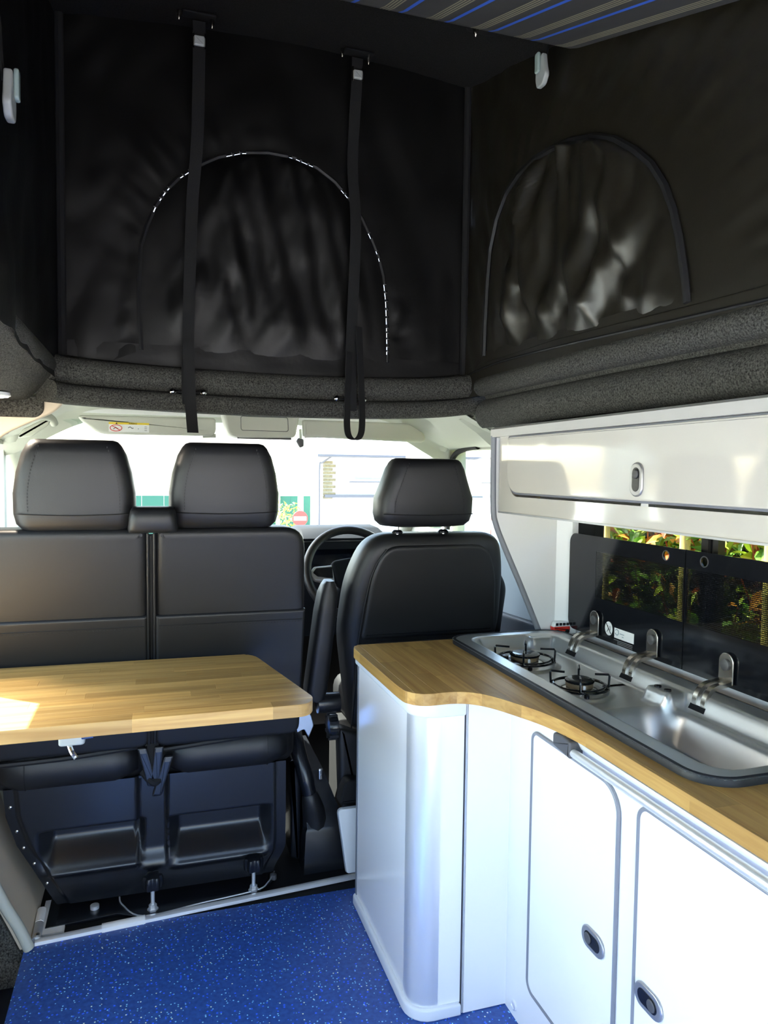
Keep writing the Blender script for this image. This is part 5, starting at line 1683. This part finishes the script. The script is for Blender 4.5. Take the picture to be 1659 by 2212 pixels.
def rand_rot(rng):
    return Matrix.Rotation(rng.uniform(0, 2 * PI), 4, 'Z') @ Matrix.Rotation(rng.uniform(-0.9, 1.1), 4, 'X') @ Matrix.Rotation(rng.uniform(-0.8, 0.8), 4, 'Y')

sh = thing('shrub', 'young pale-leaved shrub beside the no entry sign', 'shrub', (2.25, 12.4, -0.6))
build('stem', MB().tube(bez([(2.25, 12.4, -0.6), (2.22, 12.4, 0.1), (2.12, 12.4, 0.62)], 4), 0.015, 6), 'bamboo', sh)
rng = random.Random(9)
acc = MB()
for i in range(260):
    c = Vector((2.18 + rng.gauss(0, 0.12), 12.35 + rng.gauss(0, 0.12), rng.uniform(-0.1, 0.72)))
    Mx = Matrix.Translation(c) @ rand_rot(rng)
    acc.add([Mx @ Vector(v) for v in lv], lf_)
o = build('foliage', acc, 'leaf_lime', sh, smooth=False)
o['kind'] = 'stuff'

# hedge beside the right-hand window
hg = thing('hedge', 'red and green leaved hedge outside the side window', 'hedge', (2.4, 1.8, -0.6))
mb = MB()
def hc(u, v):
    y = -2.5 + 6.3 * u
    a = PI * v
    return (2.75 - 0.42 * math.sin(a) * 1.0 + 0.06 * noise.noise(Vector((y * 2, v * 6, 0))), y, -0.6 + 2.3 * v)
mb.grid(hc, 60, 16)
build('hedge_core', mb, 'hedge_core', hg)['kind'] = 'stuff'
rng = random.Random(21)
singles = 0
groups = {m_: MB() for m_ in leaf_mats()}
def pick(z):
    r = rng.random()
    redness = 0.25 + 0.12 * math.sin(z * 9)
    return 'leaf_red' if r < redness * 0.55 else 'leaf_orange' if r < redness else 'leaf_lime' if r < 0.62 else 'leaf_green'
for i in range(300):          # the leaves that show largest, in the clear strip above the lid
    y = rng.uniform(1.7, 3.6)
    z = rng.uniform(0.93, 1.12)
    c = Vector((2.16 + abs(rng.gauss(0, 0.10)), y, z))
    m_ = pick(z)
    o = bpy.data.objects.new('leaf', lm[m_])
    COL.objects.link(o)
    o.parent = hg
    o.matrix_local = Matrix.Translation(c - Vector(hg.location)) @ rand_rot(rng) @ Matrix.Scale(rng.uniform(0.8, 1.35), 4)
for i in range(15000):
    y = rng.uniform(-1.5, 3.8)
    z = rng.uniform(-0.4, 1.75)
    c = Vector((2.18 + abs(rng.gauss(0, 0.13)), y, z))
    Mx = Matrix.Translation(c) @ rand_rot(rng) @ Matrix.Scale(rng.uniform(0.8, 1.4), 4)
    groups[pick(z)].add([Mx @ Vector(v) for v in lv], lf_)
for m_, g_ in groups.items():
    o = build('foliage', g_, m_, hg, smooth=False)
    o['kind'] = 'stuff'
twigs = MB()
for i in range(130):
    y, z = rng.uniform(-0.5, 4.5), rng.uniform(0.2, 1.2)
    twigs.tube([(2.24, y, z), (2.19, y + rng.uniform(-0.06, 0.06), z + 0.2), (2.16, y + rng.uniform(-0.1, 0.1), z + 0.38)], 0.004, 4)
build('twigs', twigs, 'leaf_red', hg)['kind'] = 'stuff'
ca = [(3.05, 0.0, 'bamboo cane in the hedge, the one nearest the locker end'), (2.50, 0.01, 'thick bamboo cane in the hedge, just right of the lid finger hole'), (2.06, 0.01, 'bamboo cane in the hedge, right of the dark window bar')]
for y, tl, lab in ca:
    c = thing('bamboo_cane', lab, 'cane', (2.10, y, -0.6), 'bamboo canes in the hedge')
    r0 = 0.022 if y < 2.9 else 0.016
    prof = []
    for k in range(8):
        h = 0.24 * k
        prof += [(r0, h), (r0, h + 0.215), (r0 * 1.15, h + 0.225), (r0 * 1.15, h + 0.232)]
    build('stalk', MB().lathe((2.10, y, -0.6), prof, 'z', 12), 'bamboo', c)
    tz = 1.02
    build('tie', MB().lathe((2.10, y, tz), [(r0 * 1.05, 0), (r0 * 1.3, 0.004), (r0 * 1.05, 0.008)], 'z', 12), 'pole', c)
